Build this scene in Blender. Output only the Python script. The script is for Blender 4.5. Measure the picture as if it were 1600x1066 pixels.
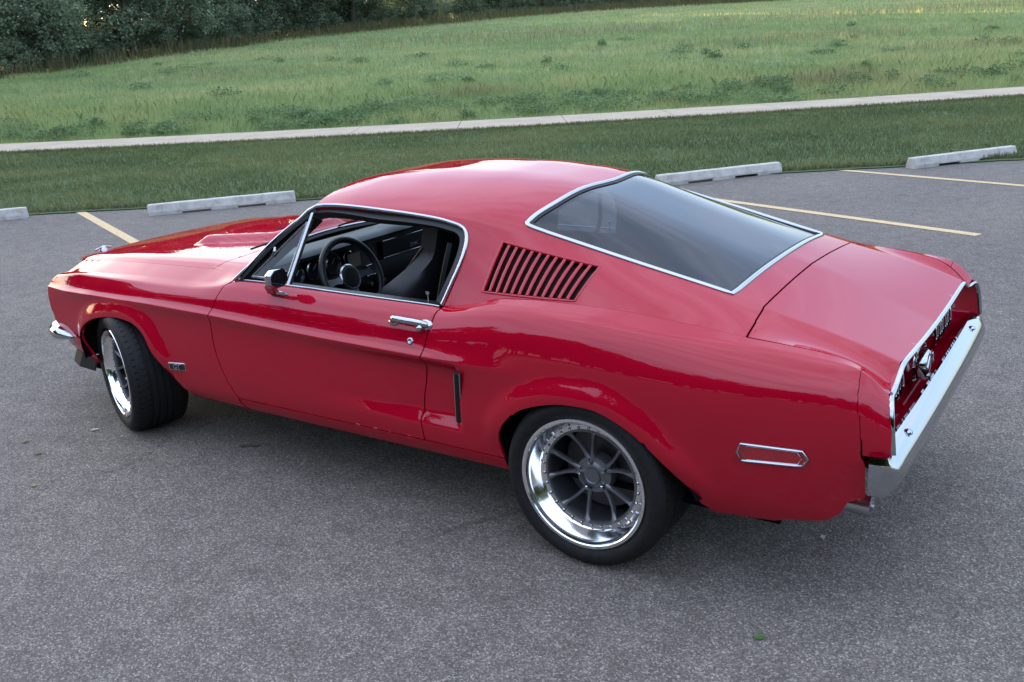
import bpy, bmesh, math, random
import numpy as np
from mathutils import Vector, Matrix
from mathutils.geometry import delaunay_2d_cdt

for o in list(bpy.data.objects): bpy.data.objects.remove(o, do_unlink=True)
SC = bpy.context.scene
COL = SC.collection
R = math.radians
random.seed(7); RNG = np.random.default_rng(11)

# ------------------------------------------------------------------ camera
CAM = np.array([4.266, -3.5244, 1.8187]); YAW, PITCH, ROLL = -0.5977, -0.3054, -0.0565
cd = bpy.data.cameras.new('camera'); cam = bpy.data.objects.new('camera', cd); COL.objects.link(cam)
cd.sensor_width = 36.0; cd.lens = 1481.2168/1600*36.0; cd.clip_end = 3000; cd.clip_start = .05
_f = Vector((math.sin(YAW)*math.cos(PITCH), math.cos(YAW)*math.cos(PITCH), math.sin(PITCH)))
_r = Vector((math.cos(YAW), -math.sin(YAW), 0)); _u = _r.cross(_f)
_r2 = _r*math.cos(ROLL)+_u*math.sin(ROLL); _u2 = -_r*math.sin(ROLL)+_u*math.cos(ROLL)
cam.matrix_world = Matrix(((_r2.x,_u2.x,-_f.x,CAM[0]),(_r2.y,_u2.y,-_f.y,CAM[1]),(_r2.z,_u2.z,-_f.z,CAM[2]),(0,0,0,1)))
SC.camera = cam

# ------------------------------------------------------------------ sky, sun, exposure
SUN_EL, SUN_AZ = 6.0, 283.0        # azimuth clockwise from +Y, seen from above: the sun stands low behind the wood on the left
world = bpy.data.worlds.new('World'); SC.world = world; world.use_nodes = True
wn, wl = world.node_tree.nodes, world.node_tree.links
wn.clear()
sky = wn.new('ShaderNodeTexSky'); sky.sky_type = 'NISHITA'; sky.sun_disc = False
sky.sun_elevation = R(SUN_EL); sky.sun_rotation = R(SUN_AZ); sky.air_density = 0.9; sky.dust_density = 2.2; sky.ozone_density = 2.6
tcw = wn.new('ShaderNodeTexCoord'); mpw = wn.new('ShaderNodeMapping'); mpw.inputs['Scale'].default_value = (1.6, 1.6, 5.0)
nzw = wn.new('ShaderNodeTexNoise'); nzw.inputs['Scale'].default_value = 1.7; nzw.inputs['Detail'].default_value = 7; nzw.inputs['Roughness'].default_value = .58
crw = wn.new('ShaderNodeValToRGB'); crw.color_ramp.elements[0].position = .38; crw.color_ramp.elements[1].position = .68
crw.color_ramp.elements[0].color = (.38,.38,.38,1); crw.color_ramp.elements[1].color = (.80,.80,.80,1)
veil = wn.new('ShaderNodeVectorMath'); veil.operation = 'SCALE'; veil.inputs[0].default_value = (2.70,3.0,3.85)      # thin high cloud, brightest overhead as cloud layers are
sxw = wn.new('ShaderNodeSeparateXYZ'); wl.new(tcw.outputs['Generated'], sxw.inputs[0]); clw = wn.new('ShaderNodeMath'); clw.operation = 'MULTIPLY_ADD'; clw.use_clamp = True; clw.inputs[1].default_value = .667; clw.inputs[2].default_value = .333
wl.new(sxw.outputs['Z'], clw.inputs[0]); wl.new(clw.outputs[0], veil.inputs['Scale'])
mxw = wn.new('ShaderNodeMix'); mxw.data_type = 'RGBA'
bgw = wn.new('ShaderNodeBackground'); bgw.inputs['Strength'].default_value = 0.15
ow = wn.new('ShaderNodeOutputWorld')
wl.new(tcw.outputs['Generated'], mpw.inputs['Vector']); wl.new(mpw.outputs[0], nzw.inputs['Vector']); wl.new(nzw.outputs['Fac'], crw.inputs['Fac'])
wl.new(crw.outputs['Color'], mxw.inputs['Factor'])
wl.new(sky.outputs[0], mxw.inputs['A']); wl.new(veil.outputs[0], mxw.inputs['B'])
wl.new(mxw.outputs['Result'], bgw.inputs['Color']); wl.new(bgw.outputs[0], ow.inputs[0])
sl = bpy.data.lights.new('sun', 'SUN'); sl.energy = 2.2; sl.angle = R(.53); sl.color = (1, .80, .55)
sun = bpy.data.objects.new('sun', sl); COL.objects.link(sun)
_sd = Vector((math.sin(R(SUN_AZ))*math.cos(R(SUN_EL)), math.cos(R(SUN_AZ))*math.cos(R(SUN_EL)), math.sin(R(SUN_EL))))
sun.rotation_euler = _sd.to_track_quat('Z', 'Y').to_euler()
vs = SC.view_settings; vs.view_transform = 'Standard'; vs.look = 'None'; vs.exposure = 2.92; vs.gamma = 1; vs.use_curve_mapping = False
SC.render.engine = 'CYCLES'
try:
    SC.cycles.max_bounces = 10; SC.cycles.transparent_max_bounces = 24; SC.cycles.glossy_bounces = 5; SC.cycles.transmission_bounces = 6
except Exception: pass

# ------------------------------------------------------------------ materials
MATS = {}
def mat(name, col=(.5,.5,.5), rough=.5, metal=0, coat=0, coat_r=.03, spec=.5):
    m = bpy.data.materials.new(name); m.use_nodes = True
    b = m.node_tree.nodes['Principled BSDF']
    b.inputs['Base Color'].default_value = (*col, 1); b.inputs['Roughness'].default_value = rough; b.inputs['Metallic'].default_value = metal
    b.inputs['Coat Weight'].default_value = coat; b.inputs['Coat Roughness'].default_value = coat_r; b.inputs['Specular IOR Level'].default_value = spec
    MATS[name] = m; return m
def nd(m, t): return m.node_tree.nodes.new(t)
def lk(m, a, b): m.node_tree.links.new(a, b)
def bsdf(m): return m.node_tree.nodes['Principled BSDF']
def noise(m, scale, detail=3, rough=.5, vec=None):
    n = nd(m, 'ShaderNodeTexNoise'); n.inputs['Scale'].default_value = scale; n.inputs['Detail'].default_value = detail; n.inputs['Roughness'].default_value = rough
    if vec is None:
        tc = nd(m, 'ShaderNodeTexCoord'); vec = tc.outputs['Object']
    lk(m, vec, n.inputs['Vector']); return n
def ramp(m, fac, stops):
    r = nd(m, 'ShaderNodeValToRGB'); el = r.color_ramp.elements
    el[0].position, el[0].color = stops[0][0], (*stops[0][1], 1)
    el[1].position, el[1].color = stops[-1][0], (*stops[-1][1], 1)
    for p, c in stops[1:-1]:
        e = el.new(p); e.color = (*c, 1)
    lk(m, fac, r.inputs['Fac']); return r
def bump(m, h, strength=.3, dist=.01):
    b = nd(m, 'ShaderNodeBump'); b.inputs['Strength'].default_value = strength; b.inputs['Distance'].default_value = dist
    lk(m, h, b.inputs['Height']); lk(m, b.outputs[0], bsdf(m).inputs['Normal']); return b

paint = mat('red_paint', (.50,.006,.022), .42, .0, .74, .008, .0); PIOR = 1.62
bsdf(paint).inputs['Coat IOR'].default_value = PIOR; _n = noise(paint, 900, 2); _r_ = ramp(paint, _n.outputs['Fac'], [(.3,(.345,.0012,.013)),(.7,(.39,.0020,.018))]); lk(paint, _r_.outputs[0], bsdf(paint).inputs['Base Color'])
_n2 = noise(paint, 5, 4); _bm = nd(paint,'ShaderNodeBump'); _bm.inputs['Strength'].default_value=.02; _bm.inputs['Distance'].default_value=.02; lk(paint,_n2.outputs['Fac'],_bm.inputs['Height']); lk(paint,_bm.outputs[0],bsdf(paint).inputs['Coat Normal'])
chrome = mat('chrome', (.44,.455,.48), .05, 1)
polish = mat('polished_aluminium', (.90,.90,.90), .12, 1)
charcoal = mat('charcoal_wheel_paint', (.17,.17,.175), .36, .7)
rubber = mat('tyre_rubber', (.010,.010,.010), .66, spec=.3)
_n = noise(rubber, 60, 4); _r_ = ramp(rubber,_n.outputs['Fac'],[(.3,(.006,.006,.006)),(.75,(.014,.0135,.013))]); lk(rubber,_r_.outputs[0],bsdf(rubber).inputs['Base Color'])
blackp = mat('black_plastic', (.010,.010,.011), .6, spec=.25)
blackm = mat('black_liner', (.003,.003,.003), .9, spec=.1)
leather = mat('black_leather', (.009,.009,.010), .45)
_n = noise(leather, 260, 3); bump(leather, _n.outputs['Fac'], .12, .002)
dashm = mat('dash_vinyl', (.020,.026,.028), .48)
_n = noise(dashm, 320, 3); bump(dashm, _n.outputs['Fac'], .15, .002)
carpet = mat('black_carpet', (.010,.010,.010), .95)
alum = mat('brushed_dash_panel', (.016,.017,.02), .35, .6)
satin = mat('satin_metal', (.48,.48,.49), .25, 1)
gauge = mat('gauge_face', (.01,.01,.012), .3)
screen = mat('screen_glass', (.20,.18,.14), .15)
redlens = mat('red_lens', (.36,.006,.014), .15, 0, 1, .02)
amber = mat('amber_lens', (.5,.16,.01), .15, 0, 1, .02)
lampg = mat('lamp_glass', (.75,.77,.78), .08, .0, 1, .02)
rub = mat('black_rubber_seal', (.010,.010,.010), .5)
def glass_mat(name, tint, f0=.045, gain=1.0):
    """thin pane: tinted see-through, mirror reflection after Schlick, alike from both sides"""
    m = bpy.data.materials.new(name); m.use_nodes = True; n = m.node_tree.nodes; n.clear(); L = m.node_tree.links
    o = n.new('ShaderNodeOutputMaterial'); t = n.new('ShaderNodeBsdfTransparent'); g = n.new('ShaderNodeBsdfGlossy'); mx = n.new('ShaderNodeMixShader')
    ge_ = n.new('ShaderNodeNewGeometry'); dt = n.new('ShaderNodeVectorMath'); dt.operation = 'DOT_PRODUCT'; L.new(ge_.outputs['Normal'], dt.inputs[0]); L.new(ge_.outputs['Incoming'], dt.inputs[1])
    ab = n.new('ShaderNodeMath'); ab.operation = 'ABSOLUTE'; L.new(dt.outputs['Value'], ab.inputs[0]); om = n.new('ShaderNodeMath'); om.operation = 'SUBTRACT'; om.inputs[0].default_value = 1; L.new(ab.outputs[0], om.inputs[1])
    pw = n.new('ShaderNodeMath'); pw.operation = 'POWER'; pw.inputs[1].default_value = 5.0; L.new(om.outputs[0], pw.inputs[0]); ma = n.new('ShaderNodeMath'); ma.operation = 'MULTIPLY_ADD'; ma.inputs[1].default_value = (1-f0)*gain; ma.inputs[2].default_value = f0; L.new(pw.outputs[0], ma.inputs[0])
    t.inputs['Color'].default_value = (*tint, 1); g.inputs['Roughness'].default_value = .006; g.inputs['Color'].default_value = (1,1,1,1)
    L.new(ma.outputs[0], mx.inputs[0]); L.new(t.outputs[0], mx.inputs[1]); L.new(g.outputs[0], mx.inputs[2]); L.new(mx.outputs[0], o.inputs[0])
    MATS[name] = m; return m
clearg = glass_mat('clear_glass', (.82,.88,.86)); tintg = glass_mat('tinted_rear_glass', (.12,.16,.19), .05)

# ------------------------------------------------------------------ mesh helpers
def link(name, me, m=None, parent=None, smooth=True):
    o = bpy.data.objects.new(name, me); COL.objects.link(o)
    if m is not None: me.materials.append(m)
    if parent is not None: o.parent = parent
    if smooth: me.polygons.foreach_set('use_smooth', [True]*len(me.polygons))
    return o
def mesh(name, V, F):
    me = bpy.data.meshes.new(name); me.from_pydata([tuple(map(float, v)) for v in V], [], [tuple(map(int, f)) for f in F]); me.update(); return me
def flat(o):
    o.data.polygons.foreach_set('use_smooth', [False]*len(o.data.polygons)); return o
def tag(o, label=None, cat=None, group=None, kind=None):
    if label: o['label'] = label
    if cat: o['category'] = cat
    if group: o['group'] = group
    if kind: o['kind'] = kind
    return o
def empty(name, loc=(0,0,0), rz=0):
    o = bpy.data.objects.new(name, None); COL.objects.link(o); o.location = loc; o.rotation_euler = (0,0,rz); o.empty_display_size = .1; return o
class MB:
    def __init__(s): s.V = []; s.F = []
    def add(s, V, F):
        k = len(s.V); s.V += [tuple(map(float, v)) for v in V]; s.F += [tuple(int(i)+k for i in f) for f in F]; return s
    def box(s, c, d, rot=None):
        P = [Vector((x*d[0]/2, y*d[1]/2, z*d[2]/2)) for x in (-1,1) for y in (-1,1) for z in (-1,1)]
        if rot is not None: P = [rot @ p for p in P]
        return s.add([p+Vector(c) for p in P], [(0,1,3,2),(4,6,7,5),(0,4,5,1),(2,3,7,6),(0,2,6,4),(1,5,7,3)])
    def tube(s, pts, r, n=8, closed=False, cap=True):
        pts = [Vector(p) for p in pts]; N = len(pts); rr = r if hasattr(r, '__len__') else [r]*N
        V = []; up = None
        for i, p in enumerate(pts):
            t = (pts[(i+1) % N]-pts[i-1]) if closed else (pts[min(i+1,N-1)]-pts[max(i-1,0)])
            t.normalize()
            if up is None: up = Vector((0,0,1)) if abs(t.z) < .9 else Vector((1,0,0))
            a = (up - t*up.dot(t)); a = a.normalized() if a.length > 1e-6 else t.orthogonal().normalized(); b = t.cross(a); up = a
            V += [p+(a*math.cos(2*math.pi*k/n)+b*math.sin(2*math.pi*k/n))*rr[i] for k in range(n)]
        F = []
        for i in range(N if closed else N-1):
            j = (i+1) % N
            F += [(i*n+k, i*n+(k+1) % n, j*n+(k+1) % n, j*n+k) for k in range(n)]
        if cap and not closed: F += [tuple(range(n-1,-1,-1)), tuple((N-1)*n+k for k in range(n))]
        return s.add(V, F)
    def lathe(s, prof, n=64, c=(0,0,0), axis='Y', closed=False):
        V = []
        for r, h in prof:
            for k in range(n):
                a = 2*math.pi*k/n; u, v = r*math.cos(a), r*math.sin(a)
                V.append((c[0]+u, c[1]+h, c[2]+v) if axis == 'Y' else ((c[0]+u, c[1]+v, c[2]+h) if axis == 'Z' else (c[0]+h, c[1]+u, c[2]+v)))
        F = []; M = len(prof)
        for i in range(M if closed else M-1):
            j = (i+1) % M
            F += [(i*n+k, i*n+(k+1) % n, j*n+(k+1) % n, j*n+k) for k in range(n)]
        return s.add(V, F)
    def sweep(s, pts, nrm, prof, closed=False, cap=True):
        """profile (a,b): a across the path, b along the surface normal"""
        pts = [Vector(p) for p in pts]; N = len(pts); n = len(prof); V = []
        for i, p in enumerate(pts):
            t = ((pts[(i+1) % N]-pts[i-1]) if closed else (pts[min(i+1,N-1)]-pts[max(i-1,0)])).normalized()
            w = Vector(nrm[i] if hasattr(nrm[0], '__len__') else nrm); w = (w-t*w.dot(t)).normalized(); a = t.cross(w)
            V += [p+a*q[0]+w*q[1] for q in prof]
        F = []
        for i in range(N if closed else N-1):
            j = (i+1) % N
            F += [(i*n+k, i*n+(k+1) % n, j*n+(k+1) % n, j*n+k) for k in range(n)]
        if cap and not closed: F += [tuple(range(n-1,-1,-1)), tuple((N-1)*n+k for k in range(n))]
        return s.add(V, F)
    def build(s, name, m=None, parent=None, smooth=True, bevel=0, fixn=True, angle=40):
        me = mesh(name, s.V, s.F)
        bm = bmesh.new(); bm.from_mesh(me)
        if bevel:
            bmesh.ops.bevel(bm, geom=[e for e in bm.edges if len(e.link_faces) == 2 and e.calc_face_angle(0) > .5], offset=bevel, segments=2, affect='EDGES', profile=.5)
        if fixn: bmesh.ops.recalc_face_normals(bm, faces=bm.faces)
        if smooth:
            for e in bm.edges:
                if len(e.link_faces) == 2 and e.calc_face_angle(0) > R(angle): e.smooth = False
        bm.to_mesh(me); bm.free(); me.update()
        return link(name, me, m, parent, smooth)
def mirror_mesh(me):
    b = bmesh.new(); b.from_mesh(me)
    for v in b.verts: v.co.y = -v.co.y
    bmesh.ops.reverse_faces(b, faces=b.faces); n = bpy.data.meshes.new(me.name); b.to_mesh(n); b.free()
    for m in me.materials: n.materials.append(m)
    return n
def mirror_obj(o, name=None, parent=None):
    c = bpy.data.objects.new(name or o.name.split('.')[0], mirror_mesh(o.data)); COL.objects.link(c)
    c.parent = parent if parent is not None else o.parent
    return c
def both(o):
    """the same part on the other side of the car"""
    return mirror_obj(o)
def resample(P, step, closed=False):
    P = [np.array(p, float) for p in P]
    if closed: P = P+[P[0]]
    out = []
    for a, b in zip(P[:-1], P[1:]):
        n = max(1, int(round(np.linalg.norm(b-a)/step)))
        out += [a+(b-a)*k/n for k in range(n)]
    if not closed: out.append(P[-1])
    return np.array(out)
def spline(P, n=8, closed=False):
    """Catmull-Rom through points"""
    P = np.array(P, float); N = len(P); out = []
    rng = range(N) if closed else range(N-1)
    for i in rng:
        if closed: p0,p1,p2,p3 = P[i-1],P[i],P[(i+1)%N],P[(i+2)%N]
        else:
            p1,p2 = P[i],P[i+1]; p0 = P[i-1] if i > 0 else 2*p1-p2; p3 = P[i+2] if i+2 < N else 2*p2-p1
        for k in range(n):
            t = k/n; out.append(.5*((2*p1)+(-p0+p2)*t+(2*p0-5*p1+4*p2-p3)*t*t+(-p0+3*p1-3*p2+p3)*t**3))
    if not closed: out.append(P[-1])
    return np.array(out)
def inside(poly, pts):
    x, y = pts[:,0], pts[:,1]; r = np.zeros(len(pts), bool); n = len(poly); j = n-1
    for i in range(n):
        xi, yi, xj, yj = poly[i][0], poly[i][1], poly[j][0], poly[j][1]
        c = ((yi > y) != (yj > y)) & (x < (xj-xi)*(y-yi)/((yj-yi) if yj != yi else 1e-12)+xi); r ^= c; j = i
    return r
def pdist(poly, pts, closed=True):
    A = np.array(poly, float); B = np.roll(A, -1, 0)
    if not closed: A, B = A[:-1], B[:-1]
    d = np.full(len(pts), 1e9)
    for a, b in zip(A, B):
        ab = b-a; t = np.clip(((pts-a)@ab)/max(ab@ab, 1e-12), 0, 1); d = np.minimum(d, np.linalg.norm(pts-(a+t[:,None]*ab), axis=1))
    return d
def smst(x, a, b):
    t = np.clip((x-a)/(b-a), 0, 1); return t*t*(3-2*t)
# ------------------------------------------------------------------ body surfaces: lofts of rounded sections along the car (x: 0 = front axle, 2.743 = rear axle; left side is -y)
XG = np.arange(-1.2, 4.2, .005)
def dense(tab, col, sig):
    T = np.array([t[:1]+(t[col],) for t in tab], float); x, v = T[:,0], T[:,1]
    y = np.interp(XG, x, v)
    lo, hi = XG < x[0], XG > x[-1]
    y[lo] = v[0]+(XG[lo]-x[0])*(v[1]-v[0])/(x[1]-x[0]); y[hi] = v[-1]+(XG[hi]-x[-1])*(v[-1]-v[-2])/(x[-1]-x[-2])
    k = np.exp(-.5*(np.arange(-60,61)*.005/sig)**2); k /= k.sum()
    yy = np.concatenate([2*y[0]-y[60:0:-1], y, 2*y[-1]-y[-2:-62:-1]]); return np.convolve(yy, k, 'valid')
class Ctl:
    def __init__(s, w, z, rho): s.w, s.z, s.r = w, z, rho
def ctl(tab, rho=.46, sig=.045):
    w, z = dense(tab, 1, sig), dense(tab, 2, sig)
    if isinstance(rho, (list, tuple)): r = np.interp(XG, [a for a,_ in rho], [b for _,b in rho])
    else: r = np.full(len(XG), rho)
    return Ctl(w, z, r)
class Loft:
    def __init__(s, ctls, disp=None):
        s.C = ctls; s.n = len(ctls); s.T = 2*s.n-3; s.disp = disp
    def __call__(s, xs, ts, raw=False):
        xs = np.atleast_1d(np.asarray(xs, float)); ts = np.clip(np.atleast_1d(np.asarray(ts, float)), 0, s.T-1e-9)
        ix = np.clip((xs-XG[0])/.005, 0, len(XG)-2); i0 = ix.astype(int); fr = ix-i0
        W = np.stack([c.w[i0]*(1-fr)+c.w[i0+1]*fr for c in s.C], 1); Z = np.stack([c.z[i0]*(1-fr)+c.z[i0+1]*fr for c in s.C], 1)
        Rr = np.stack([c.r[i0]*(1-fr)+c.r[i0+1]*fr for c in s.C], 1)
        P = np.stack([W, Z], 2); n = s.n; k = ts.astype(int); u = (ts-k)[:,None]; I = np.arange(len(xs))
        A = P.copy(); B = P.copy()
        A[:,1:-1] = P[:,1:-1]+Rr[:,1:-1,None]*(P[:,:-2]-P[:,1:-1]); B[:,1:-1] = P[:,1:-1]+Rr[:,1:-1,None]*(P[:,2:]-P[:,1:-1])
        i = np.where(k % 2 == 0, k//2, (k+1)//2); st = (k % 2 == 0)
        j = np.minimum(i+1, n-1)
        lin = B[I,i]*(1-u)+A[I,j]*u
        bez = A[I,i]*(1-u)**2+2*P[I,i]*u*(1-u)+B[I,i]*u*u
        Q = np.where(st[:,None], lin, bez)
        out = np.stack([xs, -Q[:,0], Q[:,1]], 1)
        if s.disp is not None and not raw: out = s.disp(out)
        return out
    def inv(s, x, val, comp, t0=0, t1=None):
        t1 = s.T if t1 is None else t1; ts = np.linspace(t0, t1, 240); p = s(np.full(240, x), ts, raw=True)
        v = p[:,2] if comp == 'z' else -p[:,1]
        if v[-1] < v[0]: v, ts = v[::-1], ts[::-1]
        v = np.maximum.accumulate(v+np.arange(240)*1e-9); return float(np.interp(val, v, ts))
    def normal(s, x, t):
        e = 1e-3; a, b = s([x+e],[t])[0]-s([x-e],[t])[0], s([x],[min(t+.02,s.T)])[0]-s([x],[max(t-.02,0)])[0]
        n = np.cross(a, b); n /= max(np.linalg.norm(n), 1e-9); return n if (n[2]-n[1]) > 0 else -n
TAU = .05
def trows(L, ns=3, nc=5, t0=0, t1=None):
    r = []
    for k in range(L.T):
        m = ns if k % 2 == 0 else nc
        r += [k+q/m for q in range(m)]
    r.append(L.T); t1 = L.T if t1 is None else t1
    return np.array([q for q in r if t0-1e-6 <= q <= t1+1e-6])
def panel(name, L, poly, m, parent, holes=(), step=.016, rows=None, flange=.010, off=0.0, sym=False, extra=None):
    """a sheet of the loft bounded by a polygon given in (x, t)"""
    def sc(P): return np.array([(a, b*TAU) for a, b in P])
    outer = resample(sc(poly), step*.75, True); hs = [resample(sc(h), step*.75, True) for h in holes]
    rows = trows(L) if rows is None else rows
    xa, xb = outer[:,0].min(), outer[:,0].max()
    X = np.arange(xa+step/2, xb, step); G = np.array([(x, t*TAU) for x in X for t in rows])
    ok = inside(outer, G) & (pdist(outer, G) > step*.30)
    for h in hs: ok &= ~inside(h, G) & (pdist(h, G) > step*.30)
    G = G[ok]
    V = [Vector(p) for p in outer]; E = [(i, (i+1) % len(outer)) for i in range(len(outer))]
    for h in hs:
        k = len(V); V += [Vector(p) for p in h]; E += [(k+i, k+(i+1) % len(h)) for i in range(len(h))]
    V += [Vector(p) for p in G]
    ov, oe, of, *_ = delaunay_2d_cdt(V, E, [], 0, 1e-7)
    D = np.array([(v.x, v.y) for v in ov]); F = np.array([f for f in of if len(f) == 3])
    c = D[F].mean(1); keep = inside(outer, c)
    for h in hs: keep &= ~inside(h, c)
    F = F[keep]
    P = L(D[:,0], D[:,1]/TAU)
    if extra is not None: P = extra(P)
    a, b, c3 = P[F[:,0]], P[F[:,1]], P[F[:,2]]; fn = np.cross(b-a, c3-a); ar = np.linalg.norm(fn, axis=1)
    if (fn[:,2]-fn[:,1]).sum() < 0: F = F[:,::-1]; fn = -fn
    F = F[ar > 1e-10]; fn = fn[ar > 1e-10]
    vn = np.zeros_like(P)
    for q in range(3): np.add.at(vn, F[:,q], fn)
    vn /= np.maximum(np.linalg.norm(vn, axis=1), 1e-12)[:,None]
    if off: P = P+vn*off
    if sym:
        cen = np.abs(P[:,1]) < 2e-4; P[cen,1] = 0
    used = np.zeros(len(P), bool); used[F.ravel()] = True; mp = -np.ones(len(P), int); mp[used] = np.arange(used.sum())
    P, vn, F = P[used], vn[used], mp[F]
    Vt = P.tolist(); Ft = F.tolist()
    if flange:
        cnt = {}
        for f in F:
            for q in range(3):
                e = (int(f[q]), int(f[(q+1)%3])); cnt[e] = 1
        bd = [e for e in cnt if (e[1], e[0]) not in cnt]
        if sym: bd = [e for e in bd if not (P[e[0],1] == 0 and P[e[1],1] == 0)]
        base = {}
        for e in bd:
            for v in e:
                if v not in base:
                    base[v] = len(Vt); Vt.append(P[v].tolist()); Vt.append((P[v]-vn[v]*flange).tolist())
        for a_, b_ in bd: Ft.append((base[b_], base[a_], base[a_]+1, base[b_]+1))
    if sym:
        n0 = len(Vt); mpp = []
        for i, v in enumerate(list(Vt)):
            if i < len(P) and v[1] == 0: mpp.append(i)
            else: mpp.append(len(Vt)); Vt.append((v[0], -v[1], v[2]))
        Ft += [tuple(mpp[i] for i in reversed(f)) for f in list(Ft)]
    me = mesh(name, Vt, Ft)
    o = link(name, me, m, parent)
    return o

K1 = [(-.7,.66,.27),(-.3,.78,.27),(0,.82,.27),(.5,.832,.27),(.95,.836,.266),(1.74,.84,.268),(2.4,.85,.275),(2.75,.855,.28),(3.2,.83,.283),(3.5,.79,.285),(3.76,.74,.29)]
K0 = [(x,w-.09,z-.014) for x,w,z in K1]
K2 = [(-.7,.70,.34),(-.3,.80,.34),(0,.845,.34),(.5,.868,.338),(.93,.875,.336),(2.03,.885,.344),(2.4,.89,.345),(2.75,.893,.35),(3.2,.868,.36),(3.5,.832,.37),(3.76,.77,.38)]
K3 = [(-.7,.748,.46),(-.3,.825,.46),(0,.865,.46),(.5,.878,.46),(.93,.884,.46),(2.03,.890,.46),(2.4,.902,.47),(2.75,.906,.48),(3.2,.886,.48),(3.5,.855,.49),(3.76,.795,.50)]
K4 = [(-.7,.752,.62),(-.43,.787,.635),(-.17,.822,.65),(.37,.854,.665),(.78,.868,.668),(1.14,.874,.662),(1.51,.877,.655),(2.05,.882,.65),(2.42,.903,.62),(2.75,.911,.60),(3.2,.893,.60),(3.5,.864,.60),(3.63,.843,.60),(3.72,.820,.60),(3.76,.804,.60)]
K5 = [(-.7,.742,.684),(-.43,.80,.692),(-.17,.835,.706),(.37,.87,.722),(.78,.886,.724),(1.14,.892,.716),(1.51,.895,.707),(2.05,.90,.701),(2.42,.906,.698),(2.75,.909,.70),(3.2,.893,.70),(3.5,.863,.70),(3.63,.842,.70),(3.72,.815,.67),(3.76,.80,.65)]
K6 = [(-.7,.725,.695),(-.43,.780,.709),(-.17,.813,.722),(.37,.846,.742),(.78,.861,.746),(1.14,.866,.740),(1.51,.868,.732),(2.05,.872,.730),(2.3,.889,.745),(2.5,.899,.765),(2.75,.901,.775),(3.2,.882,.77),(3.5,.853,.77),(3.63,.832,.765),(3.72,.803,.710),(3.76,.793,.68)]
K6b = [(-.7,.722,.716),(-.43,.768,.735),(-.17,.800,.75),(.37,.834,.772),(.78,.850,.79),(1.14,.855,.793),(1.51,.857,.788),(2.05,.86,.787),(2.3,.874,.822),(2.5,.881,.847),(2.75,.879,.853),(3.2,.850,.832),(3.5,.822,.815),(3.63,.802,.804),(3.69,.797,.765),(3.72,.790,.735),(3.76,.783,.70)]
K7 = [(-.7,.708,.730),(-.505,.740,.762),(-.33,.760,.788),(0,.79,.798),(.4,.806,.805),(.65,.814,.814),(.87,.815,.842),(1.14,.820,.849),(1.6,.822,.845),(2.05,.824,.844),(2.2,.834,.868),(2.4,.844,.898),(2.6,.845,.903),(2.76,.843,.899),(3.0,.829,.884),(3.27,.806,.864),(3.5,.787,.846),(3.63,.774,.832),(3.68,.776,.795),(3.72,.777,.748),(3.76,.775,.71)]
K8 = [(-.7,.678,.740),(-.6,.69,.758),(-.5,.70,.766),(-.396,.72,.784),(-.26,.73,.793),(.237,.75,.819),(.595,.762,.832),(.79,.775,.845),(.93,.785,.871),(1.15,.784,.876),(1.6,.786,.872),(2.06,.787,.871),(2.126,.80,.866),(2.287,.805,.902),(2.41,.81,.919),(2.55,.81,.921),(2.76,.81,.916),(2.93,.80,.903),(3.21,.785,.881),(3.4,.775,.867),(3.54,.765,.852),(3.63,.76,.840),(3.68,.757,.805),(3.72,.752,.752),(3.76,.748,.71)]
K9f = [(-.8,.56,.73),(-.7,.58,.765),(-.5,.605,.814),(-.186,.63,.838),(.11,.65,.854),(.49,.67,.870),(.65,.68,.876),(.80,.70,.884),(.93,.735,.885),(1.15,.745,.870)]
K9r = [(2.085,.768,.868),(2.24,.776,.897),(2.3,.773,.917),(2.354,.77,.929),(2.51,.766,.938),(2.63,.765,.936),(2.76,.76,.934),(2.9,.755,.927),(3.2,.745,.896),(3.27,.74,.885),(3.35,.735,.879),(3.5,.725,.864),(3.6,.712,.842),(3.66,.698,.800),(3.70,.685,.755),(3.74,.67,.715),(3.8,.65,.68)]
K9 = K9f+[(1.6,.745,.868),(2.0,.747,.868)]+K9r
ARCH_F = spline([(-.225,.25),(-.245,.36),(-.262,.461),(-.225,.533),(-.12,.589),(.031,.62),(.161,.624),(.262,.606),(.325,.565),(.37,.501),(.45,.41),(.527,.323),(.575,.25)], 5)
ARCH_R = spline([(2.425,.25),(2.412,.322),(2.402,.425),(2.435,.505),(2.515,.572),(2.64,.616),(2.74,.627),(2.826,.620),(2.92,.580),(3.005,.521),(3.121,.405),(3.164,.349),(3.22,.25)], 5)
def side_disp(P):
    x, w, z = P[:,0], -P[:,1].copy(), P[:,2]; xz = np.stack([x, z], 1); d = np.zeros(len(P))
    for A, c in ((ARCH_F, .12), (ARCH_R, 2.74)):
        near = np.abs(x-c) < .62
        if near.any():
            q = pdist(A, xz[near], False)
            lip = (1-smst(q, .018, .100))*smst(z[near], .34, .50)*(1-smst(z[near], .68, .78))*(.026 if c < 1 else .023)
            d[near] += lip
    # scallop that deepens towards the side scoop
    D = np.clip((x-1.42)/(2.20-1.42), 0, 1)**1.1*.040*(1-smst(x, 2.202, 2.222))
    zl = .438; d -= D*smst(z, zl-.006, zl+.013)*(1-smst(z, .645, .695))
    P = P.copy(); P[:,1] = -(w+d); return P
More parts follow.
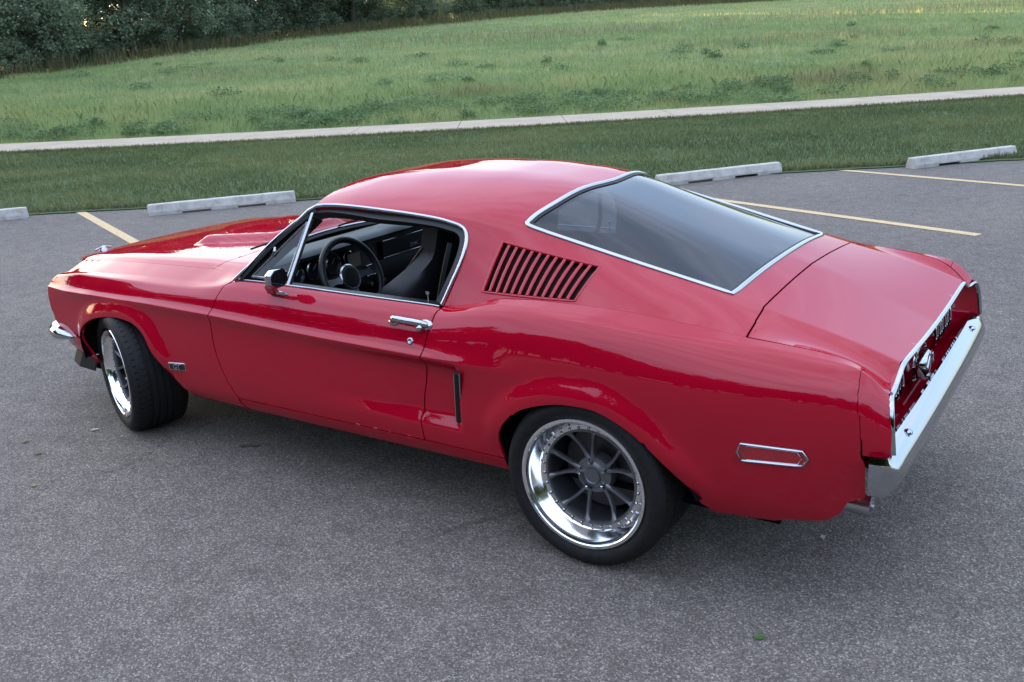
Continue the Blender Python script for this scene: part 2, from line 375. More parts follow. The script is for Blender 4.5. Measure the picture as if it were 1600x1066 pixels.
SIDE = Loft([ctl(K0,0), ctl(K1,.38), ctl(K2,.40), ctl(K3,.46), ctl(K4,[(-1,.4),(2.1,.4),(2.5,.46)]), ctl(K5,[(-1,.16),(-.2,.14),(.5,.12),(2.1,.10),(2.4,.2),(2.6,.46),(4,.46)]),
             ctl(K6,.46), ctl(K6b,.46), ctl(K7,[(-1,.14),(.7,.25),(1.0,.46),(4,.46)]), ctl(K8,[(-1,.07),(.7,.10),(.85,.25),(1.0,.35),(2.1,.35),(2.3,.14),(4,.14)],.03), ctl(K9,0,.03)], side_disp)
TS = SIDE.T
def pz(x, z): return (x, SIDE.inv(x, z, 'z', 0, 15.9))
def pzs(P): return [pz(*p) for p in P]
FG = spline([(.962,.262),(.934,.336),(.861,.470),(.821,.593),(.826,.718),(.840,.759),(.871,.842)], 6).tolist()+[(.918,.871)]
RG = spline([(2.027,.262),(2.027,.344),(2.021,.483),(2.040,.60),(2.054,.702),(2.073,.805)], 6).tolist()+[(2.088,.869)]
GAP = .0030
def shift(P, d): return [(x+d, z) for x, z in P]
T8 = 17.5; T9 = TS          # rows of the belt and of the inner edge

car = empty('sports_car', (0,0,0))
tag(car, 'glossy red fastback coupe with chrome bumpers parked on the asphalt', 'car')

# fender
fp = pzs([tuple(p) for p in ARCH_F[::-1] if p[1] > .30])                       # rear foot of the arch, over, front foot
fend = [(.958, 0)]+[(.600, 0), (.575, pz(.575,.285)[1])]+fp+pzs([(-.262,.40),(-.45,.415),(-.601,.46),(-.640,.504),(-.662,.56),(-.668,.62),(-.663,.675),(-.660,.695),(-.650,.713)])+[(-.635,13.6),(-.600,15.2),(-.555,17),(-.515,T9-.06)]
fend += [(x, T9) for x in (-.3,0,.4,.8,.905)]+[(.912,T8+.6)]+pzs(shift(FG[::-1], -GAP)[1:])
o = panel('front_fender', SIDE, fend, paint, car, rows=trows(SIDE)); FENDER_L = o; FENDER_R = both(o)
# door
dp = [(a, b) for a, b in pzs([p for p in shift(FG, GAP) if p[1] > .345])]
dp[-1] = (.921, T8)
door_poly = [pz(.934+GAP,.3395)]+dp+[(x, T8) for x in (1.2,1.5,1.8)]+[(2.085,T8)]+pzs([p for p in shift(RG[::-1], -GAP) if p[1] > .35 and p[1] < .86])+[pz(2.027-GAP,.3475)]
DOOR_L = panel('door', SIDE, door_poly, paint, car, rows=trows(SIDE)); DOOR_R = both(DOOR_L)
# sill
sill = [(.960,0)]+[pz(.960,.262)]+[pz(.936,.3360)]+[pz(1.5,.3400),pz(2.03,.3440),pz(2.408,.3455)]+[pz(2.415,.31),(2.424,0)]
o = panel('rocker_panel', SIDE, sill, paint, car, flange=.004); both(o)
# quarter
qb = [(3.660,.590),(3.672,.560),(3.675,.446),(3.603,.372),(3.53,.330),(3.40,.300),(3.29,.294),(3.205,.290)]
quarter = pzs([p for p in shift(RG, GAP) if p[1] > .348])
quarter[-1] = (2.091, 16.9)
quarter += [(2.091,T9)]+[(x, T9) for x in (2.3,2.6,2.9,3.2,3.262)]+[(x,T9-.09) for x in (3.275,3.4,3.5)]+[(3.629,T9-.09)]+[(3.630,17.2),(3.632,15.4)]+pzs([(3.640,.75),(3.655,.66)]+qb)
quarter += pzs([tuple(p) for p in ARCH_R[::-1] if p[1] > .352])+[pz(2.4095,.3485),pz(2.031,.3475)]
QUARTER_L = panel('rear_quarter_panel', SIDE, quarter, paint, car, rows=trows(SIDE,3,5)); QUARTER_R = both(QUARTER_L)
ext = [(3.6310,T9-.09),(3.6320,17.2),(3.6340,15.4)]+pzs([(3.6420,.75),(3.6570,.66),(3.666,.592),(3.744,.588),(3.740,.64),(3.734,.69),(3.726,.73)])+[(3.721,15.0),(3.714,17.0),(3.706,T9-.09)]
EXT_L = panel('quarter_extension', SIDE, ext, paint, car, step=.008); both(EXT_L)

# greenhouse and deck lid
G0 = [(.9,.775,.872),(1.5,.778,.872),(2.0,.778,.872),(2.06,.776,.872)]+[(x,w+.001,z) for x,w,z in K9r]
G3 = [(.9,.640,1.12),(1.2,.625,1.17),(1.29,.623,1.184),(1.45,.617,1.196),(1.684,.615,1.196),(1.9,.608,1.192),(2.1,.592,1.184),(2.336,.560,1.164),(2.42,.560,1.139),(2.81,.55,1.044),(3.142,.53,.963),(3.253,.540,.931),(3.446,.555,.884),(3.598,.560,.842),(3.71,.560,.800),(3.8,.56,.765)]
ZC = [(.9,1.10),(1.15,1.225),(1.25,1.262),(1.45,1.288),(1.7,1.300),(2.0,1.297),(2.25,1.277),(2.426,1.250),(2.8,1.121),(3.18,.987),(3.277,.955),(3.5,.868),(3.70,.785),(3.8,.742)]
def at(tab, x, c): return float(np.interp(x, [t[0] for t in tab], [t[c] for t in tab]))
_xs = np.arange(.9, 3.81, .05)
def mixc(a, bowtab): 
    out = []
    for x in _xs:
        w0,z0,w3,z3 = at(G0,x,1),at(G0,x,2),at(G3,x,1),at(G3,x,2)
        bw = np.interp(x,[b[0] for b in bowtab],[b[1] for b in bowtab]); bz = np.interp(x,[b[0] for b in bowtab],[b[2] for b in bowtab])
        out.append((float(x), w0+(w3-w0)*a+bw, z0+(z3-z0)*a+bz))
    return out
bow = [(.9,.008,.004),(2.1,.010,.004),(2.5,.012,.006),(3.0,.008,.010),(3.25,.0,.004),(3.38,0,-.010),(3.48,0,-.018),(3.6,0,-.026),(3.7,0,-.026)]
def topc(fw, fz):
    out = []
    for x in _xs:
        w3,z3,zc = at(G3,x,1),at(G3,x,2),at(ZC,x,1); f = np.interp(x,[q[0] for q in fz],[q[1] for q in fz]); out.append((float(x), w3*fw, z3+(zc-z3)*f))
    return out
GH = Loft([ctl(G0,0,.03), ctl(mixc(.33,bow)), ctl(mixc(.68,bow)), ctl(G3,[(.9,.2),(2.0,.22),(2.15,.40),(2.33,.40),(2.46,.14),(3.14,.09),(3.3,.08),(3.7,.12)],.035),
           ctl(topc(.80,[(.9,.50),(2.2,.52),(2.5,.46),(3.1,.42),(3.3,.27),(3.7,.25)])), ctl(topc(.42,[(.9,1.0),(2.2,1.0),(2.5,1.0),(3.1,.99),(3.2,.80),(3.35,.68),(3.7,.65)])), ctl([(x,0,z) for x,z in ZC],0)])
TG = GH.T; TR = 5.5       # row of the roof rail
def gw(x, w): return (x, GH.inv(x, w, 'w', TR-.5, TG))
def gz(x, z): return (x, GH.inv(x, z, 'z', 0, TR+.5))
DRIP = [(1.296,1.184),(1.335,1.190),(1.373,1.193),(1.449,1.195),(1.56,1.193),(1.684,1.188),(1.80,1.182),(1.906,1.174),(1.98,1.166),(2.036,1.156),(2.075,1.147),(2.100,1.134),(2.117,1.114),(2.124,1.085),(2.124,1.045),(2.116,1.00),(2.103,.956),(2.090,.915),(2.076,.876)]
WTOP = [(2.336,.556),(2.348,.50),(2.372,.40),(2.396,.25),(2.412,.12),(2.420,.001)]
WBOT = [(3.146,.528),(3.152,.40),(3.158,.2),(3.160,.001)]
SEAMX = 3.256
def railx(x): return (x, TR)
roof = [(1.238,TG),(1.243,10.2),(1.255,8.8),(1.275,7.2),(1.288,6.2)]+[gz(*p) for p in DRIP]+[(2.080,0)]+[(x,0) for x in (2.4,2.8,3.1)]+[(3.268,0),(3.262,2.5),(SEAMX-GAP,TR),(SEAMX-GAP,TG)]
roof += [(3.160,TG)]+[gw(*p) for p in WBOT[::-1][1:-1]]+[(3.146,TR)]+[railx(x) for x in (3.0,2.8,2.6,2.45)]+[(2.38,TR),(2.345,TR+.05)]+[gw(*p) for p in WTOP[1:-1]]+[(2.420,TG)]
LV = [(2.280,1.105),(2.686,1.041),(2.655,.944),(2.261,.939)]       # louvre opening
lvp = [gz(*p) for p in resample(LV, .05, True)]
ROOF = panel('roof', GH, roof, paint, car, holes=[lvp], rows=trows(GH,4,6), sym=True, flange=.012)
WIN = [(2.420,TG)]+[gw(*p) for p in WTOP[::-1][1:-1]]+[(2.345,TR+.05),(2.38,TR)]+[railx(x) for x in (2.45,2.6,2.8,3.0)]+[(3.146,TR)]+[gw(*p) for p in WBOT[1:-1]]+[(3.160,TG)]
RGLASS = panel('rear_window', GH, WIN, tintg, car, rows=trows(GH,4,6), sym=True, flange=0, off=-.006)
lid = [(SEAMX+GAP,TG),(SEAMX+GAP,TR),(3.268,2.5),(3.275,.1)]+[(x,.1) for x in (3.4,3.5,3.6,3.66)]+[(3.700,.1),(3.700,2),(3.701,4.5),(3.699,TR),(3.703,7.5),(3.704,TG)]
def lid_off(P):
    P = P.copy(); P[:,1] += .004*(1-smst(np.abs(P[:,1]), .2, .7))*0; return P
LID = panel('trunk_lid', GH, lid, paint, car, rows=trows(GH,4,6), sym=True)

# hood and cowl
ZH = [(-.9,.70),(-.82,.755),(-.74,.795),(-.6,.828),(-.2,.876),(.2,.906),(.6,.926),(.8,.935),(1.0,.945)]
_xh = np.arange(-.85, 1.01, .05)
def hc(fw, dz, fz): return [(float(x), at(K9f,x,1)*fw, at(K9f,x,2)+dz+(at(ZH,x,1)-at(K9f,x,2)-dz)*fz) for x in _xh]
def hood_disp(P):
    x, y, z = P[:,0], P[:,1], P[:,2]; a = np.abs(y)
    e1 = smst(.372-.10*np.clip((x-.1)/.5,0,1)-a, 0, .045)
    e2 = smst(x-(.105-.20*np.clip((.354-a)/.354,0,1)*1.0), 0, .10)
    e3 = 1-smst(x, .585, .66)
    P = P.copy(); P[:,2] = z+.034*e1*e2*e3+.006*np.exp(-(a/.03)**2)*0; return P
HOOD = Loft([ctl(K9f,0,.03), ctl(hc(.925,.020,.12)), ctl(hc(.72,.022,.45)), ctl(hc(.32,.022,.93)), ctl([(x,0,z) for x,z in ZH],0)], hood_disp)
TH = HOOD.T
def hw(x, w): return (x, HOOD.inv(x, w, 'w'))
hr = [(.650,.04),(.668,.6)]+[hw(.682,.63),hw(.700,.58),hw(.712,.50),hw(.714,.42),hw(.705,.25)]+[(.70,TH)]
hood = [(-.505,.04)]+[(x,.04) for x in (-.3,0,.3,.5)]+[(a-GAP,b) for a,b in hr]+[(-.80,TH)]+[(-.79,5.2),(-.75,3.6),(-.68,2.2),(-.60,1.0)]
o = panel('hood', HOOD, hood, paint, car, rows=trows(HOOD,12,12), sym=True, step=.014); HOODO = o
cowl = [(a+GAP,b) for a,b in hr]+[(.775,TH),hw(.79,.3),hw(.83,.5),hw(.905,.66),(.955,.4),(.965,0)]+[(.8,0)]
panel('cowl_panel', HOOD, cowl, paint, car, sym=True)
# ------------------------------------------------------------------ points on the body
def SPt(x, z, off=0):
    t = pz(x, z)[1]; p = SIDE([x],[t])[0]; n = SIDE.normal(x, t); return Vector(p+n*off), Vector(n)
def GPt(x, t, off=0):
    p = GH([x],[t])[0]; n = GH.normal(x, t); return Vector(p+n*off), Vector(n)
def GZ(x, z, off=0): return GPt(x, gz(x, z)[1], off)
def bead(w, h, k=7):
    """rounded trim profile, w wide, h high"""
    return [(w/2*math.cos(a), h*math.sin(a)) for a in np.linspace(0, math.pi, k)]+[(-w/2, -.004),(w/2, -.004)]
def txt(s, size, depth):
    c = bpy.data.curves.new('t', 'FONT'); c.body = s; c.size = size; c.extrude = depth; c.align_x = 'CENTER'; c.align_y = 'CENTER'; c.offset = size*.02
    o = bpy.data.objects.new('t', c); COL.objects.link(o); bpy.context.view_layer.update()
    me = bpy.data.meshes.new_from_object(o.evaluated_get(bpy.context.evaluated_depsgraph_get())); bpy.data.objects.remove(o, do_unlink=True); bpy.data.curves.remove(c)
    return me
def place_mesh(name, me, loc, ex, ey, m, parent):
    ex = Vector(ex).normalized(); ez = ex.cross(Vector(ey)).normalized(); ey = ez.cross(ex)
    M = Matrix(((ex.x,ey.x,ez.x,loc[0]),(ex.y,ey.y,ez.y,loc[1]),(ex.z,ey.z,ez.z,loc[2]),(0,0,0,1))); me.transform(M)
    me.materials.clear(); return link(name, me, m, parent, smooth=False)

# dark inner skin behind the gaps, wheel housings, floor
lin = [(-.60,1.0)]+[(.60,1.0)] ; 
inn = [pz(-.60,.47)]+[(-.55,15.0),(-.50,T9),(.90,T9),(.93,16.5),(2.09,16.5),(2.12,T9),(3.60,T9),(3.62,17),(3.655,13)]+pzs([(3.655,.60),(3.62,.42),(3.53,.345),(3.40,.315),(3.23,.305)])+pzs([(p[0],p[1]+.004) for p in ARCH_R[::-1] if p[1] > .30])+[(2.41,1.2),(.60,1.2)]+pzs([(p[0],p[1]+.004) for p in ARCH_F[::-1] if p[1] > .30])+[pz(-.262,.43)]
o = panel('inner_body', SIDE, inn, blackm, car, flange=0, off=-.013, step=.04); both(o)
def housing(A, yo, yi):
    P = [p for p in resample([(a, b) for a, b in A], .03) if p[1] > .345]
    c = np.array([.10, .30]) if A is ARCH_F else np.array([2.76, .30])
    b = MB(); V = []
    for x, z in P:
        d = np.array([x, z])-c; q = c+d*1.03
        V += [(x, yo, z), (q[0], yo+.02, q[1]), (q[0], yi, q[1])]
    n = len(P); F = []
    for i in range(n-1): F += [(3*i,3*i+1,3*i+4,3*i+3),(3*i+1,3*i+2,3*i+5,3*i+4)]
    F.append(tuple(3*i+2 for i in range(n)))
    b.add(V, F); o = b.build('wheel_housing', blackm, car, smooth=False); both(o)
housing(ARCH_F, -.862, -.42); housing(ARCH_R, -.885, -.50)
MB().box((1.45,0,.268),(3.9,1.50,.02)).build('floor_pan', blackm, car, smooth=False)

# ---- drip moulding and chrome of the side window
apil = [(.922,-.787,.868),(.975,-.762,.915),(1.026,-.739,.958),(1.15,-.685,1.062),(1.241,-.647,1.136),(1.278,-.632,1.170)]
pts = [Vector(p) for p in apil]; nr = [Vector((-.25,-.85,.45))]*len(apil)
for x, z in spline(DRIP, 3)[1:]:
    p, n = GZ(x, z, .002); pts.append(p); nr.append(n)
nr = [Vector(n) for n in nr]
o = MB().sweep(pts, nr, [(a-.004, b) for a, b in bead(.016, .009)]).build('drip_moulding', chrome, car); both(o)
# windshield pillar
pin = [Vector(p)+Vector((.012,.016,-.006)) for p in apil]
o = MB().sweep(pin, [Vector((-.25,-.85,.45))]*6, [(-.030,.004),(.030,.004),(.030,-.045),(-.030,-.045)]).build('windshield_pillar', rub, car, smooth=False); both(o)
# black seal inside the drip line
ps, ns = [], []
for x, z in spline(DRIP, 3):
    p, n = GZ(x, z, -.010); ps.append(p); ns.append(n)
cx, cz = 1.65, 1.02
ps2 = [p+(Vector((cx,p.y,cz))-p).normalized()*.016 for p in ps]
o = MB().sweep(ps2, ns, [(-.017,.004),(.017,.004),(.017,-.030),(-.017,-.030)]).build('window_seal', rub, car, smooth=False); both(o)
# belt moulding, inner sill
pb, nb = [], []
for x in np.linspace(.945, 2.078, 40):
    p = SIDE([x],[T8])[0]; pb.append(Vector(p)+Vector((0,.006,.003))); nb.append(Vector((0,-.5,.86)))
o = MB().sweep(pb, nb, bead(.009,.005)).build('belt_moulding', chrome, DOOR_L); mirror_obj(o, 'belt_moulding', DOOR_R)
V = []; F = []
for p in pb: V += [(p.x,p.y+.004,p.z),(p.x,-.705,p.z-.008),(p.x,-.70,p.z-.06),(p.x,-.715,.36)]
for i in range(len(pb)-1): F += [(4*i+k,4*i+4+k,4*i+5+k,4*i+1+k) for k in range(3)]
o = MB().add(V,F).build('door_card', leather, DOOR_L); mirror_obj(o, 'door_card', DOOR_R)
# vent window
def sp(x, z): 
    return Vector((x, -(.777-.500*(z-.872)), z))
vt = [sp(1.000,.884), sp(1.255,.884), sp(1.300,1.152), sp(1.285,1.150)]
o = MB().sweep([sp(1.252,.872), sp(1.276,1.02), sp(1.302,1.166)], (0,-.89,.45), [(-.008,.006),(.008,.006),(.008,-.012),(-.008,-.012)]).build('vent_window_post', satin, DOOR_L, smooth=False, bevel=.003); mirror_obj(o,'vent_window_post',DOOR_R)
o = MB().tube([sp(1.020,.892),sp(1.236,.892),sp(1.279,1.128)],.0055,6).tube([sp(1.020,.892),sp(1.279,1.128)],.0055,6).build('vent_window_frame', satin, DOOR_L); mirror_obj(o,'vent_window_frame',DOOR_R)
o = MB().add([sp(1.015,.886),sp(1.240,.886),sp(1.285,1.14)],[(0,1,2)]).build('vent_window_glass', clearg, DOOR_L); mirror_obj(o,'vent_window_glass',DOOR_R)
o = MB().tube([sp(1.118,.985)+Vector((0,-.008,0)), sp(1.135,1.006)+Vector((0,-.012,.0)), sp(1.132,1.020)+Vector((0,-.012,0))],.006,8).build('vent_window_latch', chrome, DOOR_L)
# lock knob
o = MB().tube([(2.0,-.755,.865),(2.0,-.755,.905)],.003,8).lathe([(0,.918),(.008,.915),(.009,.908),(.006,.902),(0,.902)],12,(2.0,-.755,0),'Z').build('lock_knob', chrome, DOOR_L); mirror_obj(o,'lock_knob',DOOR_R)

# ---- windshield
def ws(u, v):
    b = Vector((.950-.180*(1-abs(u)**2.2), .772*u, .884+.056*(1-u*u))); t = Vector((1.290-.050*(1-abs(u)**2.2), .618*u, 1.178+.068*(1-abs(u)**2.3)))
    p = b.lerp(t, v); n = Vector((-.62,.25*u,.75)).normalized(); return p+n*.022*math.sin(math.pi*v)*(1-.3*abs(u))
V = []; F = []; nu, nv = 40, 14
for i in range(nu+1):
    for j in range(nv+1): V.append(ws(-1+2*i/nu, j/nv))
for i in range(nu):
    for j in range(nv): a = i*(nv+1)+j; F.append((a, a+nv+1, a+nv+2, a+1))
MB().add(V, F).build('windshield', clearg, car)
loop = [ws(-1+2*i/40,0) for i in range(41)]+[ws(1,j/12) for j in range(1,13)]+[ws(1-2*i/40,1) for i in range(1,41)]+[ws(-1,1-j/12) for j in range(1,12)]
MB().sweep(loop, Vector((-.6,0,.8)), [(a, b+.002) for a, b in bead(.020,.006)], closed=True).build('windshield_moulding', chrome, car)
MB().sweep([p+Vector((.006,0,-.012)) for p in loop], Vector((-.6,0,.8)), [(-.02,.002),(.02,.002),(.02,-.012),(-.02,-.012)], closed=True).build('windshield_seal', rub, car, smooth=False)
A_ = [Vector(SIDE([x],[T9-.02])[0])+Vector((0,.004,-.002)) for x in (.74,.80,.86,.90,.925)]+[Vector((.935,-.778,.872))]; B_ = [ws(u,0)-Vector((0,0,.004)) for u in (-.62,-.72,-.82,-.90,-.96,-1)]
V = []; F = []
for a_, b_ in zip(A_, B_): V += [a_.lerp(b_, t) for t in (0,.33,.66,1)]
for i in range(5): F += [(4*i+k,4*i+4+k,4*i+5+k,4*i+1+k) for k in range(3)]
o = MB().add(V,F).build('cowl_corner', paint, car); both(o)
for s in (-1, 1):
    MB().tube([(.78,.30*s-.25,.952),(.80,.30*s-.18,.962),(.83,.30*s+.05,.972)],.005,6).build('wiper', blackp, car)
# headliner and rear deck trim
hl = [(1.245,TG),(1.262,8.0),(1.29,6.0)]+[gz(x,z) for x,z in DRIP]+[(2.10,0.3),(3.20,0.3),(3.22,TR),(3.22,TG)]+[(3.165,TG)]+[gw(*p) for p in WBOT[::-1][1:-1]]+[(3.15,TR-.1)]+[(x,TR-.25) for x in (3.0,2.7,2.45)]+[(2.35,TR-.1),(2.325,6.5)]+[gw(x-.02,w) for x,w in WTOP[2:-1]]+[(2.40,TG)]
panel('headliner', GH, hl, rub, car, sym=True, flange=0, off=-.022, step=.04)

# ---- rear window chrome
pts, nr = [], []
ring = [gw(*p) for p in spline(WTOP[::-1][:-1]+[(2.340,.548)], 3)]+[(2.352,TR+.02),(2.38,TR-.02),(2.44,TR-.03)]+[(x,TR-.03) for x in np.linspace(2.5,3.12,26)]+[(3.142,TR)]+[gw(*p) for p in spline(WBOT, 3)[1:]]
for x, t in ring:
    p, n = GPt(x, t, .001); pts.append(p); nr.append(n)
pr = [Vector((p.x,-p.y,p.z)) for p in pts[::-1]][1:-1]; nrr = [Vector((n.x,-n.y,n.z)) for n in nr[::-1]][1:-1]
MB().sweep(pts+pr, [Vector(n) for n in nr+nrr], [(a, b+.0) for a, b in bead(.019,.007)], closed=True).build('rear_window_moulding', chrome, car)
MB().sweep([p-Vector(n)*.004 for p, n in zip(pts+pr, nr+nrr)], [Vector(n) for n in nr+nrr], [(-.020,.001),(.020,.001),(.020,-.02),(-.020,-.02)], closed=True).build('rear_window_seal', rub, car, smooth=False)

# ---- side louvres in the roof quarter
lvroot = MB()
corn = [GZ(x, z)[0] for x, z in LV]; lnrm = GZ(2.47,1.01)[1]
P3 = [GZ(x, z, -.050)[0] for x, z in LV]
lvroot.add(P3, [(0,1,2,3)])
for a in range(4): lvroot.add([GZ(*LV[a])[0]-lnrm*.004, GZ(*LV[(a+1)%4])[0]-lnrm*.004, P3[(a+1)%4], P3[a]], [(0,1,2,3)])
lvb = lvroot.build('louvre_recess', blackm, car, smooth=False); both(lvb)
edge = []; en = []
for q in resample(LV, .03, True):
    p, n = GZ(q[0], q[1], -.002); edge.append(p); en.append(n)
lvf = MB().sweep(edge, en, bead(.012,.0055), closed=True).build('louvre_frame', paint, car); lvfR = both(lvf)
NS = 11
for k in range(NS):
    u = (k+.98)/(NS+.95)
    top = np.array(LV[0])*(1-u)+np.array(LV[1])*u; bot = np.array(LV[3])*(1-u)+np.array(LV[2])*u
    d = bot-top; top = top+d*.035; bot = bot-d*.035
    b = MB(); V = []
    for v in np.linspace(0, 1, 7):
        q = top+(bot-top)*v; p, n = GZ(q[0], q[1]); n = Vector(n); sx = Vector((1,0,0)); sx = (sx-n*sx.dot(n)).normalized()
        e = .5 if v in (0., 1.) else 1.0
        for a, h in ((-.0095*e,-.001),(-.005,.0030),(.001,.0042),(.0060,.001),(-.012,-.036),(-.018,-.034),(-.012,-.008)): V.append(p+sx*a+n*h)
    F = []
    for i in range(6): F += [(i*7+j, i*7+(j+1)%7, i*7+7+(j+1)%7, i*7+7+j) for j in range(7)]
    F += [tuple(range(6,-1,-1)), tuple(42+j for j in range(7))]
    o = b.add(V, F).build('louvre_slat', paint, lvf, angle=60); mirror_obj(o, 'louvre_slat', lvfR)

# ---- side scoop trim, side marker, badge, handle, lock, mirror
a0, n0 = SPt(2.232,.664,.004); a1, n1 = SPt(2.196,.446,.004)
path = [a0.lerp(a1, t) for t in np.linspace(0,1,9)]
o = MB().sweep(path, n0, [(-.011,.012),(.0,.015),(.011,.012),(.012,-.02),(-.012,-.02)]).build('side_scoop_grille', blackp, car); oR = both(o)
for dx in (-.0125, .0125):
    q = MB().tube([p+Vector((dx,0,0))+n0*.010 for p in path],.0028,6).build('scoop_trim', satin, o); mirror_obj(q,'scoop_trim',oR)
HX = [(3.298,.554),(3.311,.583),(3.497,.586),(3.514,.562),(3.499,.536),(3.313,.525)]
def marker(z0):
    hp = [SPt(x, z, .003)[0] for x, z in resample(HX, .02, True)]; n = SPt(3.4,.555)[1]
    r_ = MB().sweep(hp, n, bead(.0095,.007), closed=True).build('side_marker', chrome, car)
    c = [SPt(x, z, .002)[0] for x, z in HX]; m_ = sum(c, Vector())/6; L_ = MB().add([m_+n*.004]+[p+n*.002 for p in c], [(0,i+1,(i+1)%6+1) for i in range(6)]).build('marker_lens', redlens, r_)
    rr = both(r_); mirror_obj(L_, 'marker_lens', rr)
    q = MB().sweep([p+(m_-p)*.16 for p in c for _ in (0,)], n, bead(.004,.006), closed=True).build('marker_inner_ring', satin, r_); mirror_obj(q,'marker_inner_ring',rr)
marker(0)
pc, nc = SPt(.541,.435,.002); ex = (SPt(.56,.436)[0]-SPt(.52,.434)[0]).normalized(); ey = Vector((0,-.05,1))
b = MB(); ez = nc
def onb(a, bb, c): return pc+ex*a+ (ey-ex*ey.dot(ex)).normalized()*bb+ez*c
b.add([onb(a,bb,c) for a,bb,c in ((-.056,-.020,0),(.056,-.020,0),(.056,.020,0),(-.056,.020,0),(-.053,-.017,.005),(.053,-.017,.005),(.053,.017,.005),(-.053,.017,.005))],[(4,5,6,7),(0,1,5,4),(1,2,6,5),(2,3,7,6),(3,0,4,7)])
bad = b.build('fender_badge', satin, FENDER_L, smooth=False)
bb_ = MB().add([onb(a,q,.0062) for a,q in ((-.048,-.014),(.048,-.014),(.048,.012),(-.048,.012))],[(0,1,2,3)]).build('badge_field', gauge, bad, smooth=False)
me = txt('GT', .036, .002); place_mesh('badge_lettering', me, onb(0,-.001,.0075), ex, (ey-ex*ey.dot(ex)), chrome, bad)
# handle
h = MB(); p0, n0 = SPt(1.893,.806); p1, n1 = SPt(2.052,.812)
hp = [p0+n0*.001, p0+n0*.022+Vector((.012,0,.008)), p0.lerp(p1,.25)+n0*.033+Vector((0,0,.006)), p0.lerp(p1,.55)+n0*.034+Vector((0,0,.002)), p0.lerp(p1,.85)+n0*.031, p1+n1*.012+Vector((.006,0,-.002)), p1+n1*.0+Vector((.010,0,-.002))]
h.tube(spline(hp,6),[.011+.003*math.sin(math.pi*i/36) for i in range(37)],10)
hand = h.build('door_handle', chrome, DOOR_L); handR = mirror_obj(hand,'door_handle',DOOR_R)
for p, n, s in ((p0,n0,.016),(p1,n1,.022)):
    q = MB().lathe([(0,.010),(s*.8,.009),(s,.004),(s*1.05,-.003)],16,(0,0,0),'Y'); me = mesh('handle_base', [Vector((v[0]*1.5,-v[1],v[2])) for v in q.V], q.F)
    rot = Vector((0,-1,0)).rotation_difference(n).to_matrix().to_4x4(); me.transform(Matrix.Translation(p)@rot); oo = link('handle_base', me, chrome, hand); mirror_obj(oo,'handle_base',handR)
p2 = SPt(2.045,.796,.022); q = MB().lathe([(0,.014),(.011,.012),(.013,0),(.013,-.02)],14,(0,0,0),'Y'); me = mesh('release_button',[Vector((v[0],-v[1],v[2])) for v in q.V],q.F); me.transform(Matrix.Translation(p2[0])@Vector((0,-1,0)).rotation_difference(p2[1]).to_matrix().to_4x4()); link('release_button', me, chrome, hand)
p2 = SPt(1.987,.745); q = MB().lathe([(0,.002),(.006,.002),(.0065,.005),(.010,.006),(.014,.004),(.0155,-.002)],20,(0,0,0),'Y'); me = mesh('key_lock',[Vector((v[0],-v[1],v[2])) for v in q.V],q.F); me.transform(Matrix.Translation(p2[0])@Vector((0,-1,0)).rotation_difference(p2[1]).to_matrix().to_4x4()); kl = link('key_lock', me, chrome, DOOR_L); mirror_obj(kl,'key_lock',DOOR_R)
# door mirror
def mirror_part(name, secs, m, par):
    V = []; F = []; n = len(secs[0])
    for s in secs: V += s
    for i in range(len(secs)-1): F += [(i*n+k, i*n+(k+1)%n, (i+1)*n+(k+1)%n, (i+1)*n+k) for k in range(n)]
    F += [tuple(range(n-1,-1,-1)), tuple((len(secs)-1)*n+k for k in range(n))]
    return MB().add(V,F).build(name, m, par, bevel=.0025)
def rrect(cx, y0, y1, z0, z1, k=.25, sh=0):
    dy, dz = (y1-y0)*k, (z1-z0)*k
    return [(cx+sh*0,y0+dy,z0),(cx,y1-dy,z0),(cx,y1,z0+dz),(cx,y1,z1-dz),(cx,y1-dy,z1),(cx,y0+dy,z1),(cx,y0,z1-dz),(cx,y0,z0+dz)]
mb_ = MB(); c0 = Vector((1.225,-.812,.838))
V = []; F = []
for k, (s, hgt) in enumerate(((1,0),(1,.008),(.72,.020),(.5,.024))):
    for a in range(20):
        t = 2*math.pi*a/20; V.append(c0+Vector((.062*s*math.cos(t)+.005*k, .020*s*math.sin(t)+hgt*-.45, hgt*.9+.014*math.sin(t)*-s*.6)))
for k in range(3): F += [(k*20+a, k*20+(a+1)%20, k*20+20+(a+1)%20, k*20+20+a) for a in range(20)]
F.append(tuple(60+a for a in range(20)))
mbase = mb_.add(V,F).build('mirror_base', chrome, DOOR_L)
mirror_part('mirror_stalk', [[(1.185+a*.9,-.826+b_*.6,.846) for a,b_ in ((0,-.02),(.05,-.02),(.05,.02),(0,.02))],[(1.215+a,-.862+b_*.8,.885) for a,b_ in ((0,-.02),(.045,-.02),(.045,.02),(0,.02))],[(1.265+a,-.876+b_,.925) for a,b_ in ((0,-.02),(.04,-.02),(.04,.02),(0,.02))]], satin, mbase)
mh = mirror_part('mirror_head', [rrect(1.262,-.902,-.850,.912,.955), rrect(1.270,-.918,-.834,.900,.966), rrect(1.288,-.924,-.828,.894,.972), rrect(1.312,-.924,-.828,.894,.972)], chrome, mbase)
MB().add(rrect(1.3155,-.919,-.833,.899,.967), [tuple(range(8))]).build('mirror_glass', mat('mirror_face',(.02,.02,.022),.04,.6), mbase, smooth=False)
for nm, par in (('door_mirror',DOOR_R),):
    for src in ('mirror_base','mirror_head','mirror_stalk','mirror_glass'):
        mirror_obj(bpy.data.objects[src], src, DOOR_R if src == 'mirror_base' else [q for q in bpy.data.objects if q.name.startswith('mirror_base.')][0])

